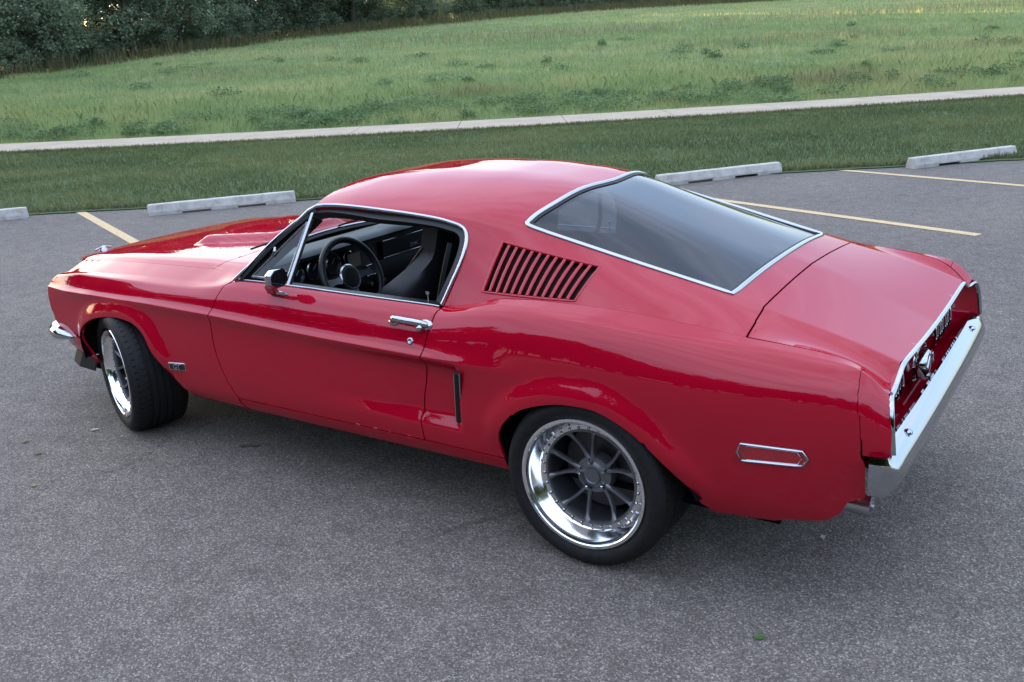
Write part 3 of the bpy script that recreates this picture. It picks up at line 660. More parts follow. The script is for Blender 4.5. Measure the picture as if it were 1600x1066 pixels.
# ---- tail: lip trim, rear panel, lamps, filler cap, bumper, exhaust
half = [(3.707,0,.783),(3.7065,-.2,.785),(3.706,-.38,.791),(3.706,-.48,.795),(3.706,-.555,.794),(3.706,-.60,.775),(3.706,-.64,.757),(3.709,-.69,.749),(3.715,-.735,.750),(3.722,-.768,.744),(3.728,-.786,.722),(3.735,-.798,.68),(3.745,-.806,.60)]
hs = [Vector(p) for p in spline(half, 6)]
full = [Vector((p.x,-p.y,p.z)) for p in hs[::-1]][:-1]+hs
MB().sweep([p+Vector((.001,0,0)) for p in full], Vector((1,0,.15)), bead(.011,.009)).build('tail_trim', chrome, car)
bot = [Vector((3.70+.0*u, -.80+1.60*k/24, .56)) for k, u in [(k,0) for k in range(1,24)]]
loop = full+[Vector((3.715,-.80,.53))]+[Vector((3.69,q.y,.50)) for q in bot]+[Vector((3.715,.80,.53))]
V = []; F = []; n = len(loop); cen = Vector((0,0,.64))
for dx, sc_, in ((0,1.0),(-.035,.985),(-.060,.955),(-.075,.88),(-.080,.6),(-.080,.2)):
    for p in loop: V.append((p.x+dx if sc_ > .9 else 3.705+dx+.0, p.y*sc_, cen.z+(p.z-cen.z)*sc_))
for k in range(5): F += [(k*n+i, k*n+(i+1)%n, k*n+n+(i+1)%n, k*n+n+i) for i in range(n)]
F.append(tuple(5*n+i for i in range(n)))
MB().add(V,F).build('rear_panel', paint, car, angle=70)
for s in (-1,1):
    for yy in (.33,.44,.55):
        b = MB(); V = []
        for k in range(7):
            a = -1+2*k/6; V += [(3.622+.034*math.sqrt(max(0,1-.75*a*a)), s*yy-.036, .638+.058*a),(3.622+.034*math.sqrt(max(0,1-.75*a*a)), s*yy+.036, .638+.058*a)]
        V += [(3.61,s*yy-.036,.58),(3.61,s*yy+.036,.58),(3.61,s*yy-.036,.696),(3.61,s*yy+.036,.696)]
        F = [(2*k,2*k+1,2*k+3,2*k+2) for k in range(6)]+[(0,14,15,1),(12,13,17,16),tuple([14]+[2*k for k in range(7)]+[16]),tuple([15]+[2*k+1 for k in range(7)]+[17])]
        tl = b.add(V,F).build('tail_light', redlens, car)
        for e in (-.040,.040,0):
            MB().tube([(3.624+.037*math.sqrt(max(0,1-.75*a*a)), s*yy+e, .638+.062*a) for a in np.linspace(-1,1,11)], .006 if e else .003, 6).build('lamp_bezel', chrome, tl)
fc = MB().lathe([(.074,3.628),(.074,3.650),(.066,3.656),(.058,3.658),(.058,3.684),(.052,3.692),(.020,3.696),(0,3.697)],40,(0,0,.618),'X').build('fuel_cap', chrome, car)
for k in range(3):
    a = 2*math.pi*k/3+.5; MB().box((3.690,.040*math.cos(a),.618+.040*math.sin(a)),(.020,.014,.050),Matrix.Rotation(a,3,'X')).build('cap_lug', chrome, fc, bevel=.003)
for k, ch in enumerate('MUSTANG'):
    yy = -.408+.136*k; me = txt(ch, .036, .003); place_mesh('deck_letter', me, (3.694,yy,.740), (0,1,0), (-.35,0,.94), satin, car)
def bumper(name, path, prof, closed=False):
    V = []; n = len(prof); N = len(path); P = [Vector(p) for p in path]
    for i in range(N):
        t = (P[min(i+1,N-1)]-P[max(i-1,0)]).normalized(); out = Vector((t.y,-t.x,0)) 
        V += [P[i]+out*a+Vector((0,0,b)) for a, b in prof]
    F = []
    for i in range(N-1): F += [(i*n+k, i*n+(k+1)%n, (i+1)*n+(k+1)%n, (i+1)*n+k) for k in range(n)]
    F += [tuple(range(n-1,-1,-1)), tuple((N-1)*n+k for k in range(n))]
    return MB().add(V,F).build(name, chrome, car, angle=38)
bl = [(3.690,-.852,0),(3.715,-.850,0),(3.742,-.840,0),(3.760,-.815,0),(3.768,-.780,0),(3.772,-.70,0),(3.776,-.45,0),(3.778,-.2,0)]
bl = [tuple(p) for p in spline(bl,4)]; bpth = bl+[(3.778,0,0)]+[(x,-y,z) for x,y,z in bl[::-1]]
prof = [(-.062,.606),(-.052,.609),(-.030,.596),(-.006,.572),(.004,.556),(.008,.538),(.006,.516),(-.004,.494),(-.02,.480),(-.035,.474),(-.032,.484),(-.012,.500),(-.004,.520),(-.004,.545),(-.016,.568),(-.045,.592)]
# the blade narrows to an upright end cap at the sides
V = []; P = [Vector(p) for p in bpth]; N = len(P); n = len(prof)
for i in range(N):
    t = (P[min(i+1,N-1)]-P[max(i-1,0)]).normalized(); out = Vector((t.y,-t.x,0)); s_ = float(smst(np.array([abs(P[i].y)]), .79, .845)[0])
    V += [P[i]+out*(a*(1-.85*s_)+.0*s_)+Vector((0,0,b-.012*s_*(1 if b > .58 else 0))) for a, b in prof]
F = []
for i in range(N-1): F += [(i*n+k, i*n+(k+1)%n, (i+1)*n+(k+1)%n, (i+1)*n+k) for k in range(n)]
F += [tuple(range(n-1,-1,-1)), tuple((N-1)*n+k for k in range(n))]
RB = MB().add(V,F).build('rear_bumper', chrome, car, angle=38)
for s in (-1,1):
    for yy in (.60,): MB().lathe([(0,.010),(.010,.008),(.014,.003),(.015,-.004)],16,(3.745,s*yy,.594),'Z').build('bumper_bolt', chrome, RB)
    e_ = MB().lathe([(.034,3.40),(.034,3.55),(.036,3.60),(.041,3.650),(.0415,3.654),(.037,3.654),(.034,3.64),(.030,3.55)],28,(0,s*.60,.318),'X').build('exhaust_tip', satin, car)
    MB().lathe([(0,3.56),(.033,3.56)],20,(0,s*.60,.318),'X').build('exhaust_bore', blackm, e_)
MB().add([(3.66,-.76,.55),(3.66,.76,.55),(3.60,.74,.37),(3.60,-.74,.37),(3.35,-.72,.30),(3.35,.72,.30)],[(0,1,2,3),(3,2,5,4)]).build('rear_valance', paint, car, smooth=False)

# ---- nose: grille, head lights, bumper, valance, chin spoiler
hn = [HOOD([x],[t])[0] for x, t in ((-.80,TH),(-.79,5.2),(-.75,3.6),(-.68,2.2),(-.60,1.0),(-.505,0))]
fe = [SIDE([x],[t])[0] for x, t in [(-.535,17),(-.57,15),(-.615,13.2)]+pzs([(-.652,.70),(-.663,.675),(-.663,.62),(-.655,.56),(-.631,.504),(-.601,.46)])]
nl = [Vector(p) for p in spline(np.array(hn+fe),3)]; low = [Vector((-.70,-.5,.44)),Vector((-.76,0,.43))]
nose = [Vector((p.x,-p.y,p.z)) for p in (nl+low[:1])[::-1]]+[]
loop = nl+[Vector((-.66,-.62,.445)),Vector((-.70,-.40,.44)),Vector((-.73,0,.44))]; loopR = [Vector((p.x,-p.y,p.z)) for p in loop[::-1]][1:-1]; loop = loop+loopR
V = []; F = []; n = len(loop); cen = Vector((-.70,0,.60))
for dx, sc_ in ((0,1),(-.004,.985),(.02,.95),(.05,.90)):
    for p in loop: V.append((p.x+dx, p.y*sc_, cen.z+(p.z-cen.z)*sc_))
for k in range(3): F += [(k*n+i, k*n+(i+1)%n, k*n+n+(i+1)%n, k*n+n+i) for i in range(n)]
MB().add(V,F).build('nose_panel', paint, car, angle=60)
MB().add([V[3*n+i] for i in range(n)]+[(-.60,0,.60)], [(i,(i+1)%n,n) for i in range(n)]).build('grille_back', blackm, car, smooth=False)
gm = MB()
for k in range(9): gm.tube([(-.66+.1*(abs(y)/.5)**2, y, .50+.03*k) for y in np.linspace(-.46,.46,13)],.004,6)
for k in range(13): y = -.45+.075*k; gm.tube([(-.66+.1*(abs(y)/.5)**2, y, .49),(-.66+.1*(abs(y)/.5)**2, y, .75)],.004,6)
gm.build('grille_mesh', satin, car)
for s in (-1,1):
    hl_ = MB().lathe([(.088,-.560),(.092,-.60),(.086,-.612),(.080,-.606)],36,(0,s*.60,.60),'X').build('headlight', chrome, car)
    MB().lathe([(.082,-.604),(.06,-.625),(.03,-.634),(0,-.636)],36,(0,s*.60,.60),'X').build('headlight_lens', lampg, hl_)
fl = [(-.400,-.838,0),(-.50,-.826,0),(-.60,-.808,0),(-.69,-.775,0),(-.745,-.72,0),(-.775,-.62,0),(-.81,-.4,0),(-.835,-.2,0),(-.845,0,0)]
fl = [tuple(p) for p in spline(fl,4)]; fpth = fl+[(x,-y,z) for x,y,z in fl[::-1]][1:]
P = [Vector(p) for p in fpth]; N = len(P); V = []
profF = [(-.05,.468),(-.02,.470),(.0,.455),(.006,.435),(.0,.412),(-.02,.398),(-.045,.400),(-.03,.412),(-.012,.435),(-.025,.455)]
n = len(profF)
for i in range(N):
    t = (P[min(i+1,N-1)]-P[max(i-1,0)]).normalized(); out = Vector((-t.y,t.x,0)); k = float(smst(np.array([P[i].x]), -.62, -.38)[0])
    V += [P[i]-Vector((0,-.03*k if P[i].y < 0 else .03*k,0))+(out if out.dot(Vector((-1,0,0))+Vector((0,P[i].y,0))) > 0 else -out)*a*(1-.6*k)+Vector((0,0,.436+(b-.436)*(1-.75*k))) for a, b in profF]
F = []
for i in range(N-1): F += [(i*n+k, i*n+(k+1)%n, (i+1)*n+(k+1)%n, (i+1)*n+k) for k in range(n)]
F += [tuple(range(n-1,-1,-1)), tuple((N-1)*n+k for k in range(n))]
MB().add(V,F).build('front_bumper', chrome, car, angle=38)
V = []; F = []
vp = [(-.262,-.838),(-.40,-.815),(-.55,-.775),(-.66,-.69),(-.71,-.5),(-.74,-.25),(-.75,0)]; vp = vp+[(x,-y) for x,y in vp[::-1]][1:]
for i, (x, y) in enumerate(vp): V += [(x,y,.452),(x+.02,y*.985,.38),(x+.07,y*.95,.318)]
for i in range(len(vp)-1): F += [(3*i+k,3*i+3+k,3*i+4+k,3*i+1+k) for k in range(2)]
MB().add(V,F).build('front_valance', paint, car)
V = []; F = []
cp = [(-.30,-.76),(-.45,-.75),(-.58,-.70),(-.66,-.5),(-.69,-.25),(-.70,0)]; cp = cp+[(x,-y) for x,y in cp[::-1]][1:]
for x, y in cp: V += [(x,y,.335),(x-.035,y*1.02,.252),(x-.028,y*1.015,.250),(x+.01,y*.99,.335)]
for i in range(len(cp)-1): F += [(4*i+k,4*i+4+k,4*i+4+(k+1)%4,4*i+(k+1)%4) for k in range(4)]
F += [(0,1,2,3),tuple(4*(len(cp)-1)+k for k in (3,2,1,0))]
MB().add(V,F).build('chin_spoiler', blackp, car, smooth=False)
pcap = Vector((-.60,-.42,.826)); MB().lathe([(0,.02),(.012,.018),(.016,.008),(.022,.002),(.024,-.01)],14,pcap,'Z').tube([pcap+Vector((.0,-.05,.004)),pcap+Vector((0,0,.016)),pcap+Vector((0,.05,.004))],.006,6).build('hood_pin', chrome, HOODO)
# hood scoop outlets
for s in (-1,1):
    MB().add([Vector(HOOD([x],[hw(x,w)[1]])[0]*np.array([1,-s,1]))+Vector((0,0,.0025)) for x, w in ((.535,.27),(.50,.12),(.545,.12),(.578,.262))],[(0,1,2,3)]).build('hood_vent', blackm, HOODO, smooth=False)
# ------------------------------------------------------------------ wheels: local axis Y, outer face at y=0 looking towards -y
def wheel(rr, rt, wd, loc, rz):
    w = empty('wheel', loc, rz); w.parent = car
    # tyre
    p = [(rr-.006,.012),(rr-.002,.002),(rr+.006,-.004),(rr+.020,-.010),((rr+rt)/2,-.013),(rt-.026,-.008),(rt-.014,.0),(rt-.006,.014),(rt-.001,.034)]
    gr = [.30,.43,.57,.70]; prof = list(p)
    for g in gr:
        y = wd*g; prof += [(rt,y-.006),(rt-.007,y-.0045),(rt-.007,y+.0045),(rt,y+.006)]
    prof += [(r_, wd-h) for r_, h in p[::-1]]
    ty = MB().lathe(prof, 96).build('tyre', rubber, w, angle=50)
    # tread cuts
    b = MB()
    for k in range(60):
        a = 2*math.pi*k/60
        for (ya, yb, da) in ((.012,wd*.28,.05),(wd*.72,wd-.012,-.05)):
            q = []
            for t in (0,1):
                y = ya+(yb-ya)*t; an = a+da*t; rad = rt+.0008 - (.004 if (t == 0 and ya < .02) or (t == 1 and yb > wd-.02) else 0)
                for d in (-.005,.005): q.append((rad*math.cos(an+d), y, rad*math.sin(an+d)))
            b.add(q, [(0,1,3,2)])
    tag(b.build('tread_groove', blackm, ty, smooth=False), kind='stuff')
    # rim
    dp = .062 if wd > .27 else .038; ri = rr-.052
    prof = [(rr-.010,.014),(rr-.003,.006),(rr,-.001),(rr-.003,-.006),(rr-.014,-.0065),(rr-.0175,-.003),(rr-.0185,.006),(rr-.021,.012),(rr-.025,.020),(rr-.034,dp*.52),(ri+.010,dp-.010),(ri+.004,dp-.002),(ri-.018,dp)]
    rim = MB().lathe(prof, 96).build('rim', polish, w, angle=30)
    MB().lathe([(ri-.018,dp),(ri-.019,dp+.02),(ri-.006,dp+.06),(ri-.002,wd-.03),(rr-.01,wd-.01)], 64).build('rim_barrel', charcoal, rim)
    bm_ = MB().lathe([(0,-.006),(.0035,-.006),(.0055,-.004),(.006,0)], 6)
    bme = mesh('rim_bolt', bm_.V, bm_.F); bme.materials.append(chrome)
    for k in range(30):
        a = 2*math.pi*(k+.5)/30; o = bpy.data.objects.new('rim_bolt', bme); COL.objects.link(o); o.parent = rim; o.location = ((ri-.006)*math.cos(a), dp-.001, (ri-.006)*math.sin(a))
    # centre and spokes
    hd = dp+.030
    ctr = MB().lathe([(ri-.012,dp+.001),(ri-.0135,dp-.003),(ri-.021,dp-.003),(ri-.024,dp+.010),(ri-.020,dp+.02)], 96)
    disc = [(0,hd-.016),(.026,hd-.016),(.028,hd-.018),(.031,hd-.018),(.033,hd-.012),(.046,hd-.008),(.050,hd-.004),(.068,hd-.002),(.074,hd+.012),(.07,hd+.05)]
    ctr.lathe(disc, 48)
    for k in range(5):
        ph = R(90+12+72*k)
        for s in (-1, 1):
            V = []
            for t in np.linspace(0, 1, 9):
                r_ = .056+(ri-.017-.056)*t; an = ph+s*R(7+11*min(1,t*1.0)); y = hd-.010+(dp-.004-hd+.010)*t**1.3; y += .010*math.sin(math.pi*t)
                wdh = .0110-.0042*math.sin(math.pi*min(1,t*.9))+(.006*(t > .98)); th = .020
                c = np.array([r_*math.cos(an), y, r_*math.sin(an)]); tg = np.array([-math.sin(an), 0, math.cos(an)])
                V += [c+tg*(-wdh)+[0,.006,0], c+tg*(-wdh*.45), c+tg*(wdh*.45), c+tg*wdh+[0,.006,0], c+tg*wdh*.8+[0,th,0], c-tg*wdh*.8+[0,th,0]]
            F = []
            for i in range(8): F += [(i*6+j, i*6+(j+1)%6, i*6+6+(j+1)%6, i*6+6+j) for j in range(6)]
            ctr.add(V, F)
    c_ = ctr.build('wheel_centre', charcoal, w, angle=45)
    for k in range(5):
        a = R(90+12+72*k); MB().lathe([(0,hd-.024),(.006,hd-.024),(.009,hd-.021),(.0105,hd-.005),(.0125,hd-.002)], 6, (.054*math.cos(a),0,.054*math.sin(a))).build('lug_nut', chrome, c_, smooth=False)
    MB().lathe([(.05,hd+.075),(.155,hd+.075),(.158,hd+.078),(.158,hd+.10),(.05,hd+.10)], 64).build('brake_disc', mat('brake_iron',(.10,.10,.10),.45,.9) if 'brake_iron' not in MATS else MATS['brake_iron'], w)
    MB().lathe([(0,wd*.85),(rr-.012,wd*.85)], 48).build('wheel_back', blackm, w, smooth=False)
    return w
STEER = R(-20)
_n = Vector((math.sin(STEER), -math.cos(STEER), 0))
wheel(.2487, .3225, .30, (2.743,-.903,.3225), 0)
wheel(.2487, .3225, .30, (2.743,.903,.3225), math.pi)
cF = Vector((.03,-.755,.316)); wheel(.2370, .316, .255, tuple(cF+_n*.105), STEER)
cF2 = Vector((.03,.755,.316)); wheel(.2370, .316, .255, tuple(cF2-_n*.105), STEER+math.pi)

# ------------------------------------------------------------------ cabin
def extr_y(prof, ys, name, m, par, angle=35, fy=None):
    V = []; F = []; n = len(prof)
    for y in ys:
        for x, z in prof:
            dx, dz = fy(x, z, y) if fy else (0, 0); V.append((max(x+dx, .985-.18*(1-abs(y/.772)**2.2)), y, z+dz))
    for i in range(len(ys)-1): F += [(i*n+k, i*n+k+1, i*n+n+k+1, i*n+n+k) for k in range(n-1)]
    return MB().add(V,F).build(name, m, par, angle=angle)
def hump(x, z, y):
    d = .0
    for c, wd_ in ((-.37,.26),(.37,.26)):
        d = max(d, float(smst(np.array([wd_-abs(y-c)]),0,.09)[0]))
    k = 1 if x > .98 else 0
    return (.045*d*k, .012*d*(1 if x > .9 else 0))
dash = extr_y([(.80,.900),(.86,.925),(.95,.936),(1.02,.938),(1.055,.932),(1.068,.918),(1.062,.902),(1.035,.893)], np.linspace(-.715,.715,61), 'dashboard', dashm, car, 50, hump)
extr_y([(1.045,.905),(1.050,.80),(1.060,.78),(1.062,.70),(1.02,.62),(.95,.56)], np.linspace(-.71,.71,25), 'dash_face', blackp, dash)
for k, (yy, zz, rg) in enumerate(((-.555,.850,.040),(-.445,.852,.046),(-.320,.852,.046),(-.60,.790,.030),(-.215,.862,.030))):
    g = MB().lathe([(rg-.004,1.066),(rg+.001,1.084),(rg+.006,1.080),(rg+.007,1.058)],32,(0,yy,zz),'X').build('gauge_ring', satin, dash)
    MB().lathe([(0,1.068),(rg-.002,1.068)],24,(0,yy,zz),'X').build('gauge_dial', gauge, g)
    MB().tube([(1.070,yy,zz),(1.070,yy+rg*.5,zz+rg*.55)],.0015,5).build('gauge_needle', MATS.get('needle') or mat('needle',(.8,.75,.7),.5), g)
MB().box((1.085,-.185,.845),(.012,.085,.068)).build('dash_screen', screen, dash, smooth=False)
MB().box((1.080,-.185,.845),(.014,.100,.082)).build('screen_frame', blackp, dash, smooth=False)
MB().box((1.064,.36,.845),(.012,.62,.085)).build('glove_box_panel', alum, dash, smooth=False)
MB().tube([(1.074,.05,.888),(1.074,.68,.888)],.003,6).build('dash_trim', satin, dash); MB().tube([(1.074,.05,.802),(1.074,.68,.802)],.003,6).build('dash_trim', satin, dash)
MB().tube([(1.073,.26,.822),(1.073,.36,.822),(1.073,.36,.838),(1.073,.26,.838)],.0016,5,closed=True).tube([(1.073,.27,.830),(1.073,.33,.830)],.0025,5).build('dash_emblem', satin, dash)
MB().tube([(1.074,-.09,.79),(1.074,.02,.79)],.006,6).tube([(1.074,-.09,.74),(1.074,.02,.74)],.004,6).tube([(1.074,-.09,.765),(1.074,.02,.765)],.003,6).build('radio_trim', satin, dash)
for yy in (-.085,.015): MB().lathe([(0,1.10),(.012,1.098),(.014,1.06)],16,(0,yy,.70),'X').build('dash_knob', satin, dash)
sw = MB(); sc0 = Vector((1.225,-.37,.812)); ax = Vector((.93,0,.37)).normalized(); e1 = Vector((0,1,0)); e2 = ax.cross(e1)
if e2.z < 0: e2 = -e2
swo = MB().tube([sc0+(e1*math.cos(a)+e2*math.sin(a))*.178+ax*.02 for a in np.linspace(0,2*math.pi,49)[:-1]], .0165, 12, closed=True).build('steering_wheel', leather, car)
for a in (R(0),R(180),R(270)):
    d = e1*math.cos(a)+e2*math.sin(a); s_ = ax.cross(d); b = MB()
    V = []
    for t, wd_ in ((.045,.022),(.10,.013),(.165,.020)):
        for sgn in (-1,1):
            for h in (.004,-.003): V.append(sc0+d*t+s_*wd_*sgn+ax*(h+.012*t/.165))
    F = []
    for i in range(2): k = i*4; F += [(k,k+4,k+6,k+2),(k+1,k+3,k+7,k+5),(k,k+1,k+5,k+4),(k+2,k+6,k+7,k+3)]
    b.add(V,F).build('wheel_spoke', satin, swo, smooth=False)
def axl(prof, n, c, axv):
    q = MB().lathe(prof, n, (0,0,0), 'Z'); r_ = Vector((0,0,1)).rotation_difference(axv).to_matrix(); return MB().add([r_@Vector(v)+c for v in q.V], q.F)
axl([(.062,-.02),(.064,.006),(.058,.012),(.05,.012)],32,sc0,ax).build('hub_ring', satin, swo)
axl([(.051,.010),(.045,.018),(.02,.022),(0,.022)],24,sc0,ax).build('horn_button', blackp, swo)
axl([(.03,-.25),(.032,-.02),(.06,-.01)],20,sc0,ax).build('steering_column', blackp, swo)
def seat(yc):
    root = None
    V = []; F = []; rows = 22; cols = 15
    def row(t):
        z = .47+.70*t; x = 1.60+.235*t+.02*math.sin(math.pi*t)
        hw_ = .235 if t < .5 else .235-.105*float(smst(np.array([t]),.5,.78)[0]); bol = (.13 if t < .55 else .13-.10*float(smst(np.array([t]),.5,.75)[0]))*(1-.3*max(0,(.25-t)/.25))
        if t > .93: hw_ *= 1-.25*((t-.93)/.07)**2
        return x, z, hw_, bol
    for i in range(rows+1):
        x, z, hw_, bol = row(i/rows)
        for j in range(cols+1):
            u = -1+2*j/cols; f = abs(u)**3.2; V.append((x-bol*f*1.0+.0, yc+u*hw_*(1-.04*f), z))
        for j in range(cols+1):
            u = 1-2*j/cols; f = abs(u)**5; V.append((x+.075-bol*f*.72*.9, yc+u*hw_*1.03, z))
    n = 2*(cols+1)
    for i in range(rows): F += [(i*n+k, i*n+(k+1)%n, i*n+n+(k+1)%n, i*n+n+k) for k in range(n)]
    F += [tuple(range(n-1,-1,-1)), tuple(rows*n+k for k in range(n))]
    st = MB().add(V,F).build('seat', leather, car, angle=60)
    V = []; F = []
    for i in range(10):
        t = i/9; x = 1.16+.46*t; z0 = .50-.05*math.sin(math.pi*t*.8)
        for j in range(13):
            u = -1+2*j/12; V.append((x, yc+u*.25, z0+.085*abs(u)**4*(.4+.6*t)))
    for i in range(9): F += [(i*13+k, i*13+k+1, i*13+14+k, i*13+13+k) for k in range(12)]
    MB().add(V,F).build('seat_cushion', leather, st)
    MB().box((1.40,yc,.40),(.44,.46,.14)).build('seat_base', blackp, st, smooth=False)
    for s in (-1,1): MB().tube([(1.78,yc+s*.13,1.02),(1.60,yc+s*.17,.80),(1.53,yc+s*.12,.60)],[.004]*3,6).build('harness_strap', satin if False else rub, st)
    return st
seat(-.37); seat(.37)
MB().box((1.35,0,.42),(.9,.22,.28)).build('centre_console', blackp, car, smooth=False, bevel=.02)
MB().tube([(1.36,0,.55),(1.375,0,.68)],.007,8).lathe([(0,.735),(.018,.73),(.026,.712),(.022,.690),(.008,.678)],20,(1.378,0,0),'Z').build('gear_lever', satin, car)
MB().box((1.5,0,.29),(1.5,1.40,.02)).build('carpet', carpet, car, smooth=False)
MB().add([(2.05,-.70,.40),(2.05,.70,.40),(2.28,.68,.80),(2.28,-.68,.80),(3.14,-.66,.86),(3.14,.66,.86)],[(0,1,2,3),(3,2,5,4)]).build('rear_shelf', carpet, car, smooth=False)
MB().add([(.80,-.70,.84),(.80,.70,.84),(.78,.70,.30),(.78,-.70,.30)],[(0,1,2,3)]).build('firewall', blackm, car, smooth=False)
MB().tube([(1.19,0,1.185),(1.17,0,1.150)],.006,6).box((1.165,0,1.135),(.012,.20,.05)).build('interior_mirror', blackp, car, smooth=False)
for s in (-1,1):
    MB().tube([(2.02,s*.62,1.08),(2.00,s*.655,.95),(1.90,s*.66,.60)],[.012]*3,4).build('seat_belt', rub, car)
# ------------------------------------------------------------------ ground: lot, mown strip, path, meadow (s runs along the path, d away from the lot)
EP = np.array([.83,.5578]); EP /= np.linalg.norm(EP); NP = np.array([-EP[1], EP[0]]); OG = np.array([-8.763,16.154])
def W2(s, d): return OG+np.multiply.outer(np.asarray(s,float), EP)+np.multiply.outer(np.asarray(d,float), NP)
def pathc(s): return -1.15+.0058*np.clip(np.asarray(s,float), -26, 30)**2
GE = -11.12; PW = 1.18
def vnoise(x, y, seed=0):
    """smooth value noise"""
    xi, yi = np.floor(x).astype(np.int64), np.floor(y).astype(np.int64); fx, fy = x-xi, y-yi; fx = fx*fx*(3-2*fx); fy = fy*fy*(3-2*fy)
    def h(a, b):
        n = (a*374761393+b*668265263+seed*1442695041) & 0x7fffffff; n = ((n ^ (n >> 13))*1274126177) & 0x7fffffff; return ((n ^ (n >> 16)) & 0xffff)/65535.0
    return (h(xi,yi)*(1-fx)+h(xi+1,yi)*fx)*(1-fy)+(h(xi,yi+1)*(1-fx)+h(xi+1,yi+1)*fx)*fy
def fbm(x, y, seed=0, o=4): return sum(vnoise(x*2**k, y*2**k, seed+k)*.5**(k+1) for k in range(o))/(1-.5**o)
def hz(s, d):
    s, d = np.asarray(s,float), np.asarray(d,float); e = np.maximum(0, d-pathc(s)-PW)
    return .0515*e*smst(e, 0, 6)+.18*(fbm(s*.12+40, d*.12+9, 3)-.5)*smst(e, 1, 12)
def ge(s): return GE+.10*(fbm(np.asarray(s,float)*.8+50, np.zeros_like(np.asarray(s,float)), 5)-.5)+.06*(fbm(np.asarray(s,float)*5+50, np.zeros_like(np.asarray(s,float))+.5, 8)-.5)
def strip(name, S, lo, hi, z, m, nd_=2, zf=None):
    V = []; F = []
    for s in S:
        for k in range(nd_):
            a = float(lo(s)); b = float(hi(s)); d = a+(b-a)*k/(nd_-1); p = W2(s, d); V.append((p[0], p[1], z+(float(zf(s,d)) if zf else 0)))
    for i in range(len(S)-1):
        for k in range(nd_-1): q = i*nd_+k; F.append((q, q+nd_, q+nd_+1, q+1))
    return link(name, mesh(name, V, F), m)
# asphalt
asph = mat('asphalt', (.10,.10,.105), .86, spec=.25)
tc = nd(asph,'ShaderNodeTexCoord').outputs['Object']
big = noise(asph, .35, 4, .55, tc); mid = noise(asph, 7, 4, .6, tc); fine = noise(asph, 240, 2, .5, tc)
vor = nd(asph,'ShaderNodeTexVoronoi'); vor.inputs['Scale'].default_value = 185; lk(asph, tc, vor.inputs['Vector'])
sep = nd(asph,'ShaderNodeSeparateColor'); lk(asph, vor.outputs['Color'], sep.inputs[0])
rk = ramp(asph, sep.outputs[0], [(0,(0.082,0.072,0.062)),(.45,(0.127,0.111,0.094)),(.78,(0.180,0.158,0.135)),(.93,(0.257,0.228,0.195)),(1,(0.347,0.310,0.272))])
rb = ramp(asph, big.outputs['Fac'], [(.28,(.88,.88,.89)),(.45,(.98,.98,.98)),(.7,(1.16,1.15,1.12))]); rm = ramp(asph, mid.outputs['Fac'], [(.25,(.80,.80,.80)),(.75,(1.18,1.18,1.18))])
m1 = nd(asph,'ShaderNodeMix'); m1.data_type='RGBA'; m1.blend_type='MULTIPLY'; m1.inputs['Factor'].default_value=1; lk(asph, rk.outputs[0], m1.inputs['A']); lk(asph, rb.outputs[0], m1.inputs['B'])
m2 = nd(asph,'ShaderNodeMix'); m2.data_type='RGBA'; m2.blend_type='MULTIPLY'; m2.inputs['Factor'].default_value=1; lk(asph, m1.outputs['Result'], m2.inputs['A']); lk(asph, rm.outputs[0], m2.inputs['B'])
st = noise(asph, 1.1, 3, .6, tc); rs = ramp(asph, st.outputs['Fac'], [(.60,(1,1,1)),(.70,(.90,.90,.91))])      # old oil and water stains
wp = noise(asph, 1.6, 5, .65, tc); wv = nd(asph,'ShaderNodeVectorMath'); wv.operation='MULTIPLY_ADD'; wv.inputs[1].default_value=(.9,.9,0); lk(asph, wp.outputs['Color'], wv.inputs[0]); lk(asph, tc, wv.inputs[2])
ck = nd(asph,'ShaderNodeTexVoronoi'); ck.feature='DISTANCE_TO_EDGE'; ck.inputs['Scale'].default_value=.27; lk(asph, wv.outputs[0], ck.inputs['Vector'])
cm = noise(asph, .5, 2, .5, tc); cr1 = ramp(asph, ck.outputs['Distance'], [(.0008,(.62,.62,.62)),(.0030,(1,1,1))]); cr2 = ramp(asph, cm.outputs['Fac'], [(.50,(0,0,0)),(.60,(1,1,1))])
m3 = nd(asph,'ShaderNodeMix'); m3.data_type='RGBA'; m3.blend_type='MULTIPLY'; m3.inputs['Factor'].default_value=1; lk(asph, m2.outputs['Result'], m3.inputs['A']); lk(asph, rs.outputs[0], m3.inputs['B'])
m4 = nd(asph,'ShaderNodeMix'); m4.data_type='RGBA'; m4.blend_type='MULTIPLY'; lk(asph, cr2.outputs[0], m4.inputs['Factor']); lk(asph, m3.outputs['Result'], m4.inputs['A']); lk(asph, cr1.outputs[0], m4.inputs['B'])
lk(asph, m4.outputs['Result'], bsdf(asph).inputs['Base Color'])
ad = nd(asph,'ShaderNodeMath'); ad.operation='ADD'; lk(asph, vor.outputs['Distance'], ad.inputs[0]); lk(asph, fine.outputs['Fac'], ad.inputs[1]); bump(asph, ad.outputs[0], .75, .006)
SR = list(np.arange(-70, 90, 4.0))
SF = np.concatenate([np.arange(-70,-16,6), np.arange(-16,24,.12), np.arange(24,95,6)])
lot = strip('parking_lot', SF, lambda s: -70 , lambda s: float(ge(s)), 0, asph); tag(lot, kind='structure')
